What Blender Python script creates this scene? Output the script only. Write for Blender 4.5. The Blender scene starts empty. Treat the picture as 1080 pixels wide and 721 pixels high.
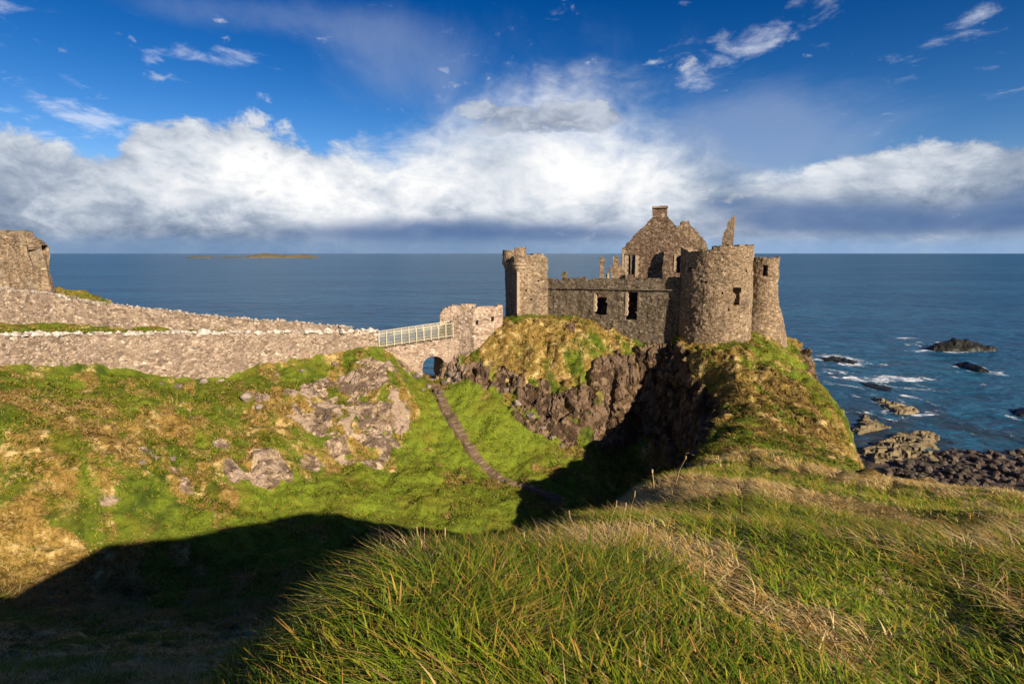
import bpy, bmesh, math, random
import numpy as np
from mathutils import Vector, Matrix, geometry

random.seed(7)
RNG = np.random.default_rng(11)
SC = bpy.context.scene
COL = SC.collection
R = math.radians

# ------------------------------------------------------------------ viewpoint
CAM = np.array([0.0, 0.0, 36.0])
PITCH = R(8.86)
FPX = 600.0                       # focal length in photo pixels (1080 wide)
CP, SP = math.cos(PITCH), math.sin(PITCH)

def ray(px, py):
    x = (px - 540.0) / FPX
    y = (360.5 - py) / FPX
    return np.array([x, CP + y * SP, -SP + y * CP])

def at(px, py, Y):
    """world point seen in the direction (px, py) at northing Y"""
    d = ray(px, py)
    return CAM + d * (Y / d[1])

def zat(py, Y):
    return at(540, py, Y)[2]

# sun: from behind right of the viewpoint
SUN_AZ, SUN_EL = R(141.0), R(22.8)     # clockwise from +Y
SUN = np.array([math.sin(SUN_AZ) * math.cos(SUN_EL), math.cos(SUN_AZ) * math.cos(SUN_EL), math.sin(SUN_EL)])

# ------------------------------------------------------------------ numpy noise
def _h(ix, iy, iz, seed):
    with np.errstate(over='ignore'):
        n = (ix.astype(np.int64) * 374761393 + iy.astype(np.int64) * 668265263 + iz.astype(np.int64) * 2147483647 + seed * 974634777) & 0xFFFFFFFF
        n = ((n ^ (n >> 13)) * 1274126177) & 0xFFFFFFFF
        n = (n ^ (n >> 16))
        n = (n * 2246822519) & 0xFFFFFFFF
        n = n ^ (n >> 15)
    return (n & 0xFFFFFF).astype(np.float64) / 0xFFFFFF

def vnoise(p, seed=0):
    p = np.asarray(p, float)
    i = np.floor(p).astype(np.int64); f = p - i
    u = f * f * f * (f * (f * 6 - 15) + 10)
    x, y, z = i[..., 0], i[..., 1], i[..., 2]
    ux, uy, uz = u[..., 0], u[..., 1], u[..., 2]
    r = 0
    for dx in (0, 1):
        for dy in (0, 1):
            for dz in (0, 1):
                w = (ux if dx else 1 - ux) * (uy if dy else 1 - uy) * (uz if dz else 1 - uz)
                r = r + w * _h(x + dx, y + dy, z + dz, seed)
    return r                      # 0..1

def fbm(p, octv=4, seed=0, gain=0.5):
    p = np.asarray(p, float); a = 1.0; t = 0; s = 0
    for k in range(octv):
        s = s + a * vnoise(p * (2.03 ** k) + k * 17.3, seed + k); t += a; a *= gain
    return s / t                  # about 0..1

def worley(p, seed=0):
    p = np.asarray(p, float)
    i = np.floor(p).astype(np.int64)
    best = np.full(p.shape[:-1], 9.0); sec = best.copy(); cid = np.zeros(p.shape[:-1])
    for dx in (-1, 0, 1):
        for dy in (-1, 0, 1):
            for dz in (-1, 0, 1):
                c = i + np.array([dx, dy, dz])
                a, b, e = c[..., 0], c[..., 1], c[..., 2]
                q = np.stack([_h(a, b, e, seed), _h(a, b, e, seed + 1), _h(a, b, e, seed + 2)], -1) + c
                d = np.linalg.norm(q - p, axis=-1)
                v = _h(a, b, e, seed + 3)
                m = d < best
                sec = np.where(m, best, np.minimum(sec, d))
                cid = np.where(m, v, cid); best = np.where(m, d, best)
    return best, sec, cid

def sstep(x, a, b):
    t = np.clip((x - a) / (b - a), 0, 1)
    return t * t * (3 - 2 * t)

def P3(x, y, z=0.0):
    x = np.asarray(x, float)
    return np.stack([x, np.asarray(y, float) + 0 * x, np.asarray(z, float) + 0 * x], -1)

# ------------------------------------------------------------------ mesh / object helpers
def raw_mesh(name, V, F4=None, F3=None, smooth=False):
    me = bpy.data.meshes.new(name)
    V = np.ascontiguousarray(V, dtype=np.float32)
    parts = []
    if F4 is not None and len(F4): parts.append((np.asarray(F4, np.int32), 4))
    if F3 is not None and len(F3): parts.append((np.asarray(F3, np.int32), 3))
    nl = sum(len(f) * k for f, k in parts); nf = sum(len(f) for f, k in parts)
    me.vertices.add(len(V)); me.vertices.foreach_set('co', V.ravel())
    me.loops.add(nl); me.polygons.add(nf)
    me.loops.foreach_set('vertex_index', np.concatenate([f.ravel() for f, k in parts]))
    starts = []; o = 0
    for f, k in parts:
        starts.append(o + np.arange(len(f)) * k); o += len(f) * k
    me.polygons.foreach_set('loop_start', np.concatenate(starts).astype(np.int32))
    me.polygons.foreach_set('use_smooth', np.full(nf, smooth))
    me.update(calc_edges=True); me.validate()
    return me

def link(name, me, mat=None, parent=None):
    o = bpy.data.objects.new(name, me); COL.objects.link(o)
    if mat is not None and not len(me.materials): me.materials.append(mat)
    if parent is not None: o.parent = parent
    return o

def props(o, label=None, category=None, group=None, kind=None):
    for k, v in (('label', label), ('category', category), ('group', group), ('kind', kind)):
        if v: o[k] = v
    return o

def thing(name, label, category, loc=(0, 0, 0), group=None):
    o = bpy.data.objects.new(name, None); COL.objects.link(o)
    o.location = tuple(float(c) for c in loc); o.empty_display_size = 0.5
    return props(o, label, category, group)

def vcol(me, name, rgba):
    a = me.color_attributes.new(name, 'FLOAT_COLOR', 'POINT')
    a.data.foreach_set('color', np.ascontiguousarray(rgba, np.float32).ravel())

class MB:
    """collects boxes / bars into one mesh"""
    def __init__(self): self.V = []; self.F = []; self.n = 0
    def add(self, V, F):
        self.V.append(np.asarray(V, float)); self.F.append(np.asarray(F, int) + self.n); self.n += len(V)
    def hexa(self, p8):
        self.add(p8, [(0, 3, 2, 1), (4, 5, 6, 7), (0, 1, 5, 4), (1, 2, 6, 5), (2, 3, 7, 6), (3, 0, 4, 7)])
    def bar(self, a, b, w, h, up=(0, 0, 1)):
        """box beam from a to b, w across, h along up"""
        a = np.asarray(a, float); b = np.asarray(b, float); d = b - a; d /= np.linalg.norm(d)
        up = np.asarray(up, float)
        s = np.cross(d, up)
        if np.linalg.norm(s) < 1e-4: s = np.cross(d, (1, 0, 0))
        s /= np.linalg.norm(s); u = np.cross(s, d)
        s = s * w / 2; u = u * h / 2
        self.hexa([a - s - u, a + s - u, a + s + u, a - s + u, b - s - u, b + s - u, b + s + u, b - s + u])
    def build(self, name, mat, parent=None, origin=(0, 0, 0)):
        me = raw_mesh(name, np.concatenate(self.V) - np.asarray(origin, float), np.concatenate(self.F))
        return link(name, me, mat, parent)

# ------------------------------------------------------------------ node helpers
class NT:
    def __init__(self, tree): self.t = tree; self.n = tree.nodes; self.l = tree.links
    def new(self, typ, **kw):
        nd = self.n.new(typ)
        for k, v in kw.items(): setattr(nd, k, v)
        return nd
    def put(self, sock, v):
        if isinstance(v, bpy.types.NodeSocket): self.l.new(v, sock)
        elif v is not None:
            if hasattr(sock.default_value, '__len__') and not hasattr(v, '__len__'): v = (v,) * len(sock.default_value)
            if hasattr(v, '__len__') and len(sock.default_value) == 4 and len(v) == 3: v = (*v, 1.0)
            sock.default_value = v
    def m(self, op, a, b=None, c=None, clamp=False):
        nd = self.new('ShaderNodeMath', operation=op, use_clamp=clamp)
        self.put(nd.inputs[0], a); self.put(nd.inputs[1], b)
        if c is not None: self.put(nd.inputs[2], c)
        return nd.outputs[0]
    def add(self, a, b): return self.m('ADD', a, b)
    def sub(self, a, b): return self.m('SUBTRACT', a, b)
    def mul(self, a, b): return self.m('MULTIPLY', a, b)
    def vm(self, op, a, b=None, scale=None):
        nd = self.new('ShaderNodeVectorMath', operation=op)
        self.put(nd.inputs[0], a)
        if b is not None: self.put(nd.inputs[1], b)
        if scale is not None: self.put(nd.inputs['Scale'], scale)
        return nd.outputs['Value'] if op in ('DISTANCE', 'LENGTH', 'DOT_PRODUCT') else nd.outputs['Vector']
    def ss(self, x, a, b, lo=0.0, hi=1.0):
        nd = self.new('ShaderNodeMapRange', interpolation_type='SMOOTHSTEP')
        for i, v in enumerate((x, a, b, lo, hi)): self.put(nd.inputs[i], v)
        return nd.outputs[0]
    def noise(self, vec, scale, detail=4, rough=0.55, dist=0.0, out='Fac'):
        nd = self.new('ShaderNodeTexNoise')
        self.put(nd.inputs['Vector'], vec); self.put(nd.inputs['Scale'], scale)
        self.put(nd.inputs['Detail'], detail); self.put(nd.inputs['Roughness'], rough); self.put(nd.inputs['Distortion'], dist)
        return nd.outputs[out]
    def vor(self, vec, scale, feature='F1', rand=1.0, out='Distance'):
        nd = self.new('ShaderNodeTexVoronoi', feature=feature)
        self.put(nd.inputs['Vector'], vec); self.put(nd.inputs['Scale'], scale); self.put(nd.inputs['Randomness'], rand)
        return nd.outputs[out] if out else nd
    def mix(self, f, a, b, blend='MIX'):
        nd = self.new('ShaderNodeMix', data_type='RGBA', blend_type=blend)
        self.put(nd.inputs[0], f); self.put(nd.inputs[6], a); self.put(nd.inputs[7], b)
        return nd.outputs[2]
    def ramp(self, f, stops, interp='LINEAR'):
        nd = self.new('ShaderNodeValToRGB'); cr = nd.color_ramp; cr.interpolation = interp
        while len(cr.elements) < len(stops): cr.elements.new(0.5)
        for e, (p, c) in zip(cr.elements, stops):
            e.position = p; e.color = (*c, 1.0) if hasattr(c, '__len__') else (c, c, c, 1.0)
        self.put(nd.inputs[0], f); return nd.outputs['Color']
    def sep(self, v):
        nd = self.new('ShaderNodeSeparateXYZ'); self.put(nd.inputs[0], v); return nd.outputs
    def comb(self, x, y, z):
        nd = self.new('ShaderNodeCombineXYZ')
        for i, v in enumerate((x, y, z)): self.put(nd.inputs[i], v)
        return nd.outputs[0]
    def attr(self, name, out='Color'):
        nd = self.new('ShaderNodeAttribute', attribute_name=name); return nd.outputs[out]
    def pos(self):
        return self.new('ShaderNodeNewGeometry').outputs['Position']
    def bump(self, h, strength, dist, normal=None):
        nd = self.new('ShaderNodeBump')
        self.put(nd.inputs['Height'], h); self.put(nd.inputs['Strength'], strength); self.put(nd.inputs['Distance'], dist)
        if normal is not None: self.put(nd.inputs['Normal'], normal)
        return nd.outputs[0]

def material(name):
    m = bpy.data.materials.new(name); m.use_nodes = True
    m.node_tree.nodes.clear()
    k = NT(m.node_tree)
    out = k.new('ShaderNodeOutputMaterial')
    b = k.new('ShaderNodeBsdfPrincipled')
    k.l.new(b.outputs[0], out.inputs[0])
    return m, k, b, out
# ------------------------------------------------------------------ terrain control lines
def pw(*pts): return [at(*p) for p in pts]
def raw(*pts): return [np.array(p, float) for p in pts]

LINES, POINTS = [], []
# crest of the near knoll, saddle, headland and ravine rim, castle cliff rim
LINES.append(raw((-1.5, -14, 35), (-1.4, -5, 34.8), (-1.25, 0, 34.6)) +
             pw((262, 735, 1.85), (288, 640, 3.0), (350, 595, 3.8), (430, 566, 4.4), (520, 564, 4.7), (585, 557, 5.2),
                (640, 539, 6.4), (680, 511, 9.5), (715, 492, 13)) + raw((6.8, 19, 27.6), (8.6, 27, 22.3), (10.8, 34, 18.8)) +
             pw((733, 480, 42), (748, 455, 53), (764, 415, 62), (757, 402, 65), (735, 385, 69), (722, 370, 74), (700, 362, 79), (675, 366, 79.5),
                (655, 380, 77), (630, 394, 75.5), (600, 404, 74.5), (545, 396, 76.5), (508, 378, 79), (480, 372, 80.3)))
# its foot
LINES.append(raw((-3.4, -14, 33.5), (-3.3, -4, 33), (-3.3, 1, 32.4), (-3.6, 3.5, 31.6), (-3.6, 6, 30.6), (-2.4, 9, 29), (-1, 12, 27), (0.8, 17, 23.5),
                 (2.5, 25, 17), (8, 40, 9.8), (15, 54, 8.2), (19.2, 60, 7.8), (20.2, 66, 8), (19.6, 72, 8.2), (18, 75.6, 8.6), (14.6, 73.4, 8.8), (11, 70.6, 9.4)) +
             pw((590, 462, 70), (558, 438, 72), (530, 412, 74.6), (505, 400, 76.5), (482, 398, 77.8)))
# front wall base and the retained lawn behind it
LINES.append(pw((-170, 392, 42), (0, 392, 50), (100, 397, 57), (160, 403, 60), (210, 406, 63), (250, 403, 66), (290, 394, 69), (340, 379, 73), (396, 363, 77.4)))
LINES.append(pw((-170, 362, 44.5), (0, 359, 52), (60, 357, 56), (150, 357, 62), (250, 357, 68.5), (330, 356, 74), (385, 355.5, 78.4), (400, 356, 79.2)))
# base of the back wall, drop behind it
LINES.append(pw((-150, 340, 66), (0, 343, 70), (120, 349, 72), (250, 351, 76.5), (370, 353, 80.6)))
LINES.append(raw((-95, 72, 31.5)) + pw((-20, 303, 76), (30, 299, 78), (60, 294, 79), (88, 295, 79.5), (108, 305, 80.2)) + raw((-55, 79.5, 28), (-40, 81, 25), (-22, 83.5, 23), (-17, 84, 21)))
LINES.append(raw((-95, 90, 0), (-60, 94, -1), (-35, 95, -1.5), (-20, 97, -2), (-12, 98, -2), (-5, 99, -2)))
# left slope
POINTS += pw((60, 425, 46), (0, 440, 41), (0, 500, 37), (0, 560, 35), (0, 600, 34), (100, 480, 41), (100, 545, 39), (100, 600, 35.5),
             (120, 440, 49), (200, 540, 43), (200, 480, 48), (200, 430, 55), (300, 500, 51), (300, 540, 47), (300, 450, 57), (300, 412, 64),
             (345, 410, 68), (400, 376, 74.5), (413, 400, 70), (424, 440, 66), (382, 492, 59), (335, 480, 58), (360, 440, 62), (395, 450, 64),
             (450, 432, 71), (450, 480, 64), (450, 540, 51), (550, 512, 60.5), (560, 570, 47), (400, 560, 46), (510, 460, 68), (545, 470, 67.5),
             (420, 390, 76), (440, 399, 77.5), (458, 410, 78), (470, 415, 76), (200, 600, 38), (100, 640, 33), (0, 640, 30), (200, 680, 20),
             (100, 721, 10), (0, 680, 18), (0, 721, 9), (300, 640, 32), (560, 600, 45), (600, 540, 57), (640, 505, 65))
POINTS += raw((-4.5, 14, 25.5), (-2.5, 22, 19.5), (-3, 30, 14.2), (2, 37, 10.2), (9, 50, 8.3), (14, 60, 7.8), (-30, 15, 26), (-50, 12, 28), (-95, 0, 32),
              (-95, 60, 27.5), (-95, 40, 25.5), (-95, 20, 24), (-62, 30, 18), (-60, 38, 20), (-95, -16, 33), (-45, -16, 33), (-9, -16, 31), (-7, -3, 30.5), (-20, -4, 29))
# through the bridge arch and behind
POINTS += raw((-11.5, 81.5, 16.9), (-11.5, 84, 16), (-11, 87.5, 14), (-10, 92, 5), (-15, 81, 21), (-16.5, 82, 21.5), (-9.2, 82.5, 20.2), (-7.2, 86, 21), (-5.5, 90, 18))
# castle plateau
LINES.append(pw((498, 361, 80.8), (520, 345, 81.6), (548, 329, 82.2), (575, 331, 82.2), (640, 336, 82), (712, 345, 77.5), (735, 358, 73.4), (765, 363, 73), (790, 352, 76)))
POINTS += raw((-6.5, 84, 25.3), (-3, 90, 25.5), (5, 90, 26), (18, 90, 26), (30, 88, 26), (38, 90, 25), (20, 100, 25.5), (5, 100, 25), (-1, 97, 24), (34, 97, 24.5), (25, 83, 25.5))
LINES.append(raw((-4, 93, 22), (0, 101, 22), (10, 105, 22), (25, 105, 22), (37, 100, 22), (43, 92, 22.5)) + pw((843, 350, 84)) + pw((843, 372, 78.5), (838, 388, 72), (872, 402, 64), (885, 425, 60), (894, 450, 56), (897, 472, 50), (912, 491, 42)) + raw((27.5, 34, 18.6), (26, 26, 20), (24, 17, 23), (24, 8, 26.5), (27, 0, 29), (32, -16, 31)))
# far rim of the knoll and the dip behind it
LINES.append(pw((715, 492, 13), (745, 480, 14.4), (780, 465, 16.4), (820, 467, 16.2), (850, 484, 14.4), (880, 500, 12.6), (912, 516, 11), (950, 532, 9.8), (1000, 545, 9), (1080, 546, 9), (1200, 546, 9.2)) + raw((17, 4, 32), (21, -4, 32.4), (27, -16, 32)))
LINES.append(raw((9.2, 19.5, 27.6), (13, 19, 27.4), (16, 16.5, 27.6), (17.5, 12, 28.2), (19, 6, 29)))
LINES.append(raw((10.5, 27, 22.2), (16, 26, 22.4), (21, 23, 22.6)))
LINES.append(raw((12.4, 34, 18.8), (18, 33.5, 18.8), (24, 32, 18.8)))
LINES.append(raw((-1, 99, -2), (-1, 106, -3), (12, 112, -3), (27, 112, -3), (42, 107, -3), (50, 96, -2), (50.5, 86, -1.5), (48.5, 77, -.5), (45, 68, .3), (42, 60, .8), (40, 54, 1), (37, 46, 1.4), (36, 38, 2), (36, 30, 2.5), (36, 22, 3), (38, 12, 4), (42, 2, 5), (50, -16, 6)))
# headland top and castle grass apron
POINTS += pw((800, 388, 66), (840, 389, 67), (780, 400, 64), (820, 418, 60), (860, 440, 56), (800, 455, 53), (850, 482, 45), (800, 468, 46), (790, 372, 68), (745, 378, 70.5),
             (820, 372, 70), (800, 360, 74), (560, 360, 79.5), (620, 362, 79), (680, 352, 78.6), (590, 340, 81.2), (530, 370, 79))
# the hill under the viewpoint
POINTS += pw((400, 740, 1.75), (540, 740, 1.75), (800, 740, 1.8), (1080, 740, 1.8), (1300, 740, 1.8), (420, 650, 2.5), (540, 640, 2.6), (700, 620, 3.1),
             (800, 620, 3.2), (800, 572, 4.4), (800, 537, 6), (800, 510, 8.4), (950, 608, 3.5), (950, 578, 4.8), (950, 552, 6.8), (1080, 612, 3.5),
             (1080, 584, 4.8), (1080, 562, 6.6), (1200, 615, 3.5), (1200, 572, 5.8), (620, 585, 3.9), (690, 545, 5.6), (730, 512, 8.4))
POINTS += raw((2, -14, 35.4), (14, -14, 35.2), (12, -5, 34.6), (0, -5, 35), (6, -6, 35), (20, -9, 33.5))
# margins
POINTS += raw((-95, 128, -4), (0, 128, -4), (70, 128, -4), (70, 60, -1), (70, 20, 1), (70, -16, 3))

def tin():
    co, ed = [], []
    def addp(p):
        for i, q in enumerate(co):
            if abs(q[0] - p[0]) + abs(q[1] - p[1]) < 0.05: return i
        co.append(p); return len(co) - 1
    for ln in LINES:
        ids = [addp(p) for p in ln]
        ed += [(a, b) for a, b in zip(ids, ids[1:]) if a != b]
    for p in POINTS: addp(p)
    co = np.array(co)
    r = geometry.delaunay_2d_cdt([Vector((c[0], c[1])) for c in co], ed, [], 0, 1e-4)
    ov = np.array([(v.x, v.y) for v in r[0]])
    oz = np.zeros(len(ov))
    for i, src in enumerate(r[3]):
        if src: oz[i] = co[src[0], 2]
        else:      # crossing of two lines: nearest known height
            d = np.hypot(*(co[:, :2] - ov[i]).T); k = np.argsort(d)[:3]; w = 1 / (d[k] + .01); oz[i] = (co[k, 2] * w).sum() / w.sum()
    return ov, oz, [tuple(f) for f in r[2]]

GS = 0.35
GX = np.arange(-94, 69.9, GS); GY = np.arange(-15.5, 127.5, GS)
def raster():
    ov, oz, tris = tin()
    H = np.full((len(GY), len(GX)), np.nan)
    for a, b, c in tris:
        p = ov[[a, b, c]]; z = oz[[a, b, c]]
        i0 = max(int((p[:, 0].min() - GX[0]) / GS), 0); i1 = min(int((p[:, 0].max() - GX[0]) / GS) + 2, len(GX))
        j0 = max(int((p[:, 1].min() - GY[0]) / GS), 0); j1 = min(int((p[:, 1].max() - GY[0]) / GS) + 2, len(GY))
        if i0 >= i1 or j0 >= j1: continue
        xx, yy = np.meshgrid(GX[i0:i1], GY[j0:j1])
        d = (p[1, 1] - p[2, 1]) * (p[0, 0] - p[2, 0]) + (p[2, 0] - p[1, 0]) * (p[0, 1] - p[2, 1])
        if abs(d) < 1e-9: continue
        l0 = ((p[1, 1] - p[2, 1]) * (xx - p[2, 0]) + (p[2, 0] - p[1, 0]) * (yy - p[2, 1])) / d
        l1 = ((p[2, 1] - p[0, 1]) * (xx - p[2, 0]) + (p[0, 0] - p[2, 0]) * (yy - p[2, 1])) / d
        l2 = 1 - l0 - l1
        m = (l0 > -1e-6) & (l1 > -1e-6) & (l2 > -1e-6)
        H[j0:j1, i0:i1][m] = (l0 * z[0] + l1 * z[1] + l2 * z[2])[m]
    H[np.isnan(H)] = -3
    return H

def blur(A, s):
    r = int(3 * s / GS) + 1
    k = np.exp(-0.5 * (np.arange(-r, r + 1) * GS / s) ** 2); k /= k.sum()
    B = np.pad(A, r, mode='edge')
    B = np.apply_along_axis(lambda v: np.convolve(v, k, 'valid'), 0, B)
    return np.apply_along_axis(lambda v: np.convolve(v, k, 'valid'), 1, B)

XX, YY = np.meshgrid(GX, GY)
H0 = raster()
gy, gx = np.gradient(H0, GS)
steep = blur(sstep(np.hypot(gx, gy), 1.0, 1.8), 0.8)
near = sstep(np.hypot(XX, YY), 30, 12)
keep = np.clip(np.maximum(steep, near), 0, 1)
Hs = blur(H0, 0.45); Hm = blur(H0, 1.5)
H = Hm * (1 - keep) + Hs * keep
# keep the retaining step at the front wall crisp
gy, gx = np.gradient(H, GS); SL = np.hypot(gx, gy)
# undulation: hummocks on grass
rr = np.hypot(XX, YY)
und = (fbm(P3(XX / 7, YY / 7), 3, 3) - .5) * 1.6 * sstep(rr, 15, 40) + (fbm(P3(XX / 2.2, YY / 2.2), 3, 5) - .5) * (0.55 + .5 * sstep(rr, 6, 40)) * sstep(rr, 1.2, 2.6) \
      + (fbm(P3(XX / .8, YY / .8), 2, 9) - .5) * (.12 + .22 * sstep(rr, 8, 30))
calm = np.ones_like(H)
for (x0, y0, r0) in ((2, 84, 4), (14, 83, 6), (27, 79, 5), (-11.5, 81, 5)):
    calm *= 1 - .8 * np.exp(-((XX - x0) ** 2 + (YY - y0) ** 2) / r0 ** 2)
crag = np.exp(-(((XX - 12) / 17) ** 2 + ((YY - 77) / 6.5) ** 2)) * calm + .6 * np.exp(-(((XX - 24) / 8) ** 2 + ((YY - 60) / 14) ** 2)) + .55 * np.exp(-(((XX + 25) / 22) ** 2 + ((YY - 55) / 13) ** 2)) * calm
und2 = (fbm(P3(XX / 2.6, YY / 2.6, 7), 3, 15) - .45) * 2.6 + (fbm(P3(XX / 1.1, YY / 1.1, 7), 2, 17) - .5) * .8
H = H + und * calm + und2 * crag

def hz(x, y):
    """terrain height (bilinear)"""
    x = np.asarray(x, float); y = np.asarray(y, float)
    u = np.clip((x - GX[0]) / GS, 0, len(GX) - 1.001); v = np.clip((y - GY[0]) / GS, 0, len(GY) - 1.001)
    i = u.astype(int); j = v.astype(int); u = u - i; v = v - j
    return (H[j, i] * (1 - u) + H[j, i + 1] * u) * (1 - v) + (H[j + 1, i] * (1 - u) + H[j + 1, i + 1] * u) * v

def hit(px, py, y0=0.5):
    d = ray(px, py); d = d / d[1]
    t = np.arange(max(y0, 1.2), 126, 0.05)
    p = CAM + d * t[:, None]
    b = p[:, 2] < hz(p[:, 0], p[:, 1]); k = np.argmax(b) if b.any() else np.argmin(np.abs(p[:, 2]) + (t < 30) * 99)
    return p[k]

# ------------------------------------------------------------------ what grows where (masks on the ground)
def blobs(lst, base=0.0):
    """lst of (x, y, rx, ry, angle, value)"""
    A = np.full_like(H, base)
    wob = (fbm(P3(XX / 3.2, YY / 3.2), 4, 21, .62) - .5) * 2.4
    for (x, y, rx, ry, an, v) in lst:
        c, s = math.cos(an), math.sin(an)
        u = ((XX - x) * c + (YY - y) * s) / rx; w = (-(XX - x) * s + (YY - y) * c) / ry
        A = np.maximum(A, v * sstep(np.sqrt(u * u + w * w) + wob, 1.25, .75))
    return A
def hb(px, py, rx, ry=None, an=0.0, v=1.0):
    p = hit(px, py); return (p[0], p[1], rx, ry or rx, an, v)

rock_list = [hb(345, 415, 3.4, 2.4), hb(385, 400, 2.6, 2.2), hb(345, 455, 3.2, 2.2), hb(400, 385, 3.2, 1.6), hb(405, 425, 2.6, 3), hb(370, 480, 2.2, 1.8),
             hb(270, 424, 1.7, .9), hb(285, 485, 1.8, 1.2), hb(300, 470, 1.0), hb(185, 495, 1.0, .8), hb(195, 515, .8), hb(420, 455, 1.5, 2.5), hb(330, 445, 2.2, 1.5),
             hb(435, 395, 2.2, 1.6), hb(492, 392, 2.5, 1.4), hb(478, 385, 1.6, 1.4), hb(460, 400, 1.6, 1), hb(385, 455, 2.4, 2), hb(235, 470, .6), hb(160, 480, .6), hb(310, 420, 1.2), hb(360, 430, 3.5, 2.5), hb(395, 475, 2.2, 3), hb(325, 490, 1.6), hb(250, 500, 1.4, 1.0), hb(275, 500, 1.3),
             hb(503, 392, 2, 1.4), hb(520, 400, 2.2, 1.6), hb(540, 412, 2.4, 2), hb(555, 425, 2.4, 2), hb(572, 428, 2.8, 2.2), hb(590, 440, 3, 2.2), hb(610, 430, 3, 2.2), hb(632, 415, 3, 2), hb(655, 400, 3, 2),
             hb(560, 322, 2.4, .8), hb(600, 345, .8), hb(640, 345, 1.0, .7), hb(685, 380, 2, 2)]
ROCK = blobs(rock_list)
far_zone = sstep(rr, 24, 34)
ROCK = np.maximum(ROCK, sstep(SL + (fbm(P3(XX / 2.5, YY / 2.5), 3, 31) - .5) * 1.6, 1.35, 2.0) * far_zone)
cast_face = sstep(XX, -10, -6) * sstep(YY, 62, 66) * sstep(YY, 88, 84)
ROCK = ROCK * (1 - .55 * sstep(XX, 22, 27) * sstep(YY, 76, 72))
left = sstep(XX, -8, -11) * sstep(YY, 40, 44)
brk = fbm(P3(XX / 2.4, YY / 2.4, H / 2.4), 4, 35, .6)
ROCK = np.clip(ROCK * (1 - left * sstep(brk, .45, .37)) * (1 - .6 * (1 - left) * sstep(brk, .44, .36)), 0, 1)
wallzone = np.zeros_like(H)

dry_n = fbm(P3(XX / 5, YY / 5), 4, 41)
DRY = np.full_like(H, .38) + (dry_n - .5) * .5
lush = blobs([hb(500, 450, 9, 7), hb(540, 470, 6, 7), hb(440, 520, 9, 9), hb(350, 530, 9, 4), hb(500, 560, 8, 6), hb(250, 560, 9, 3), hb(460, 450, 5, 5)])
dryb = blobs([hb(560, 365, 10, 4, 0, .95), hb(640, 360, 8, 4, 0, .8), hb(740, 380, 6, 5, 0, .9), hb(800, 420, 7, 6, 0, .85), hb(830, 450, 6, 5, 0, .8), hb(30, 420, 7, 5, 0, .9),
              hb(130, 470, 8, 5, 0, .85), hb(230, 460, 7, 4, 0, .85), hb(330, 440, 8, 6, 0, .8), hb(80, 520, 6, 3, 0, .6), hb(400, 430, 5, 5, 0, .8), hb(200, 520, 5, 3, 0, .7), hb(60, 450, 7, 4, 0, .8),
              hb(690, 520, 1.5, 2.5, 0, .95), hb(700, 590, 1.1, 1.6, .6, 1), hb(750, 630, .7, 1.0, .5, 1), hb(1040, 580, 1.8, 1.6, 0, .7), hb(1060, 640, .5, .5, 0, .85), hb(650, 660, .55, .6, 0, .95), hb(900, 700, .5, .3, 0, .95), hb(840, 655, .5, .5, 0, .85), hb(330, 680, .35, .5, 0, .75), hb(420, 600, .8, .5, 0, .8), hb(960, 640, .3, .3, 0, .6), hb(880, 530, 1.5, 2, 0, .75), hb(790, 520, 1.5, 1, 0, .8), hb(600, 585, .8, .8, 0, .8), hb(100, 640, 9, 4, 0, 1), hb(160, 665, 6, 3, 0, 1), hb(40, 690, 4, 3, 0, 1), hb(230, 690, 2, 2, 0, .9), hb(200, 600, 6, 2, 0, .5),
              hb(800, 480, 4, 4, 0, .8), hb(850, 520, 2.5, 4, 0, .6)])
grain = fbm(P3(XX / 1.3 + YY / 4, YY / 2.2), 4, 43, .6)
DRY = np.clip((grain - .5) * 1.5 * sstep(rr, 3, 12) + np.maximum(DRY * (1 - lush), dryb * (.45 + .45 * dry_n * 1.4)) - lush * .1, 0, 1)
LUSH = np.clip(lush + .55 * sstep(fbm(P3(XX / 3, YY / 3), 3, 51), .5, .62) * (1 - dryb) + blobs([hb(790, 380, 5, 3), hb(820, 385, 5, 3, 0, .7), hb(790, 585, 1.2, 1.0), hb(850, 630, 1, .6), hb(1020, 530, 3, 2), hb(830, 375, 3, 5)]) * .8, 0, 1)
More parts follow.
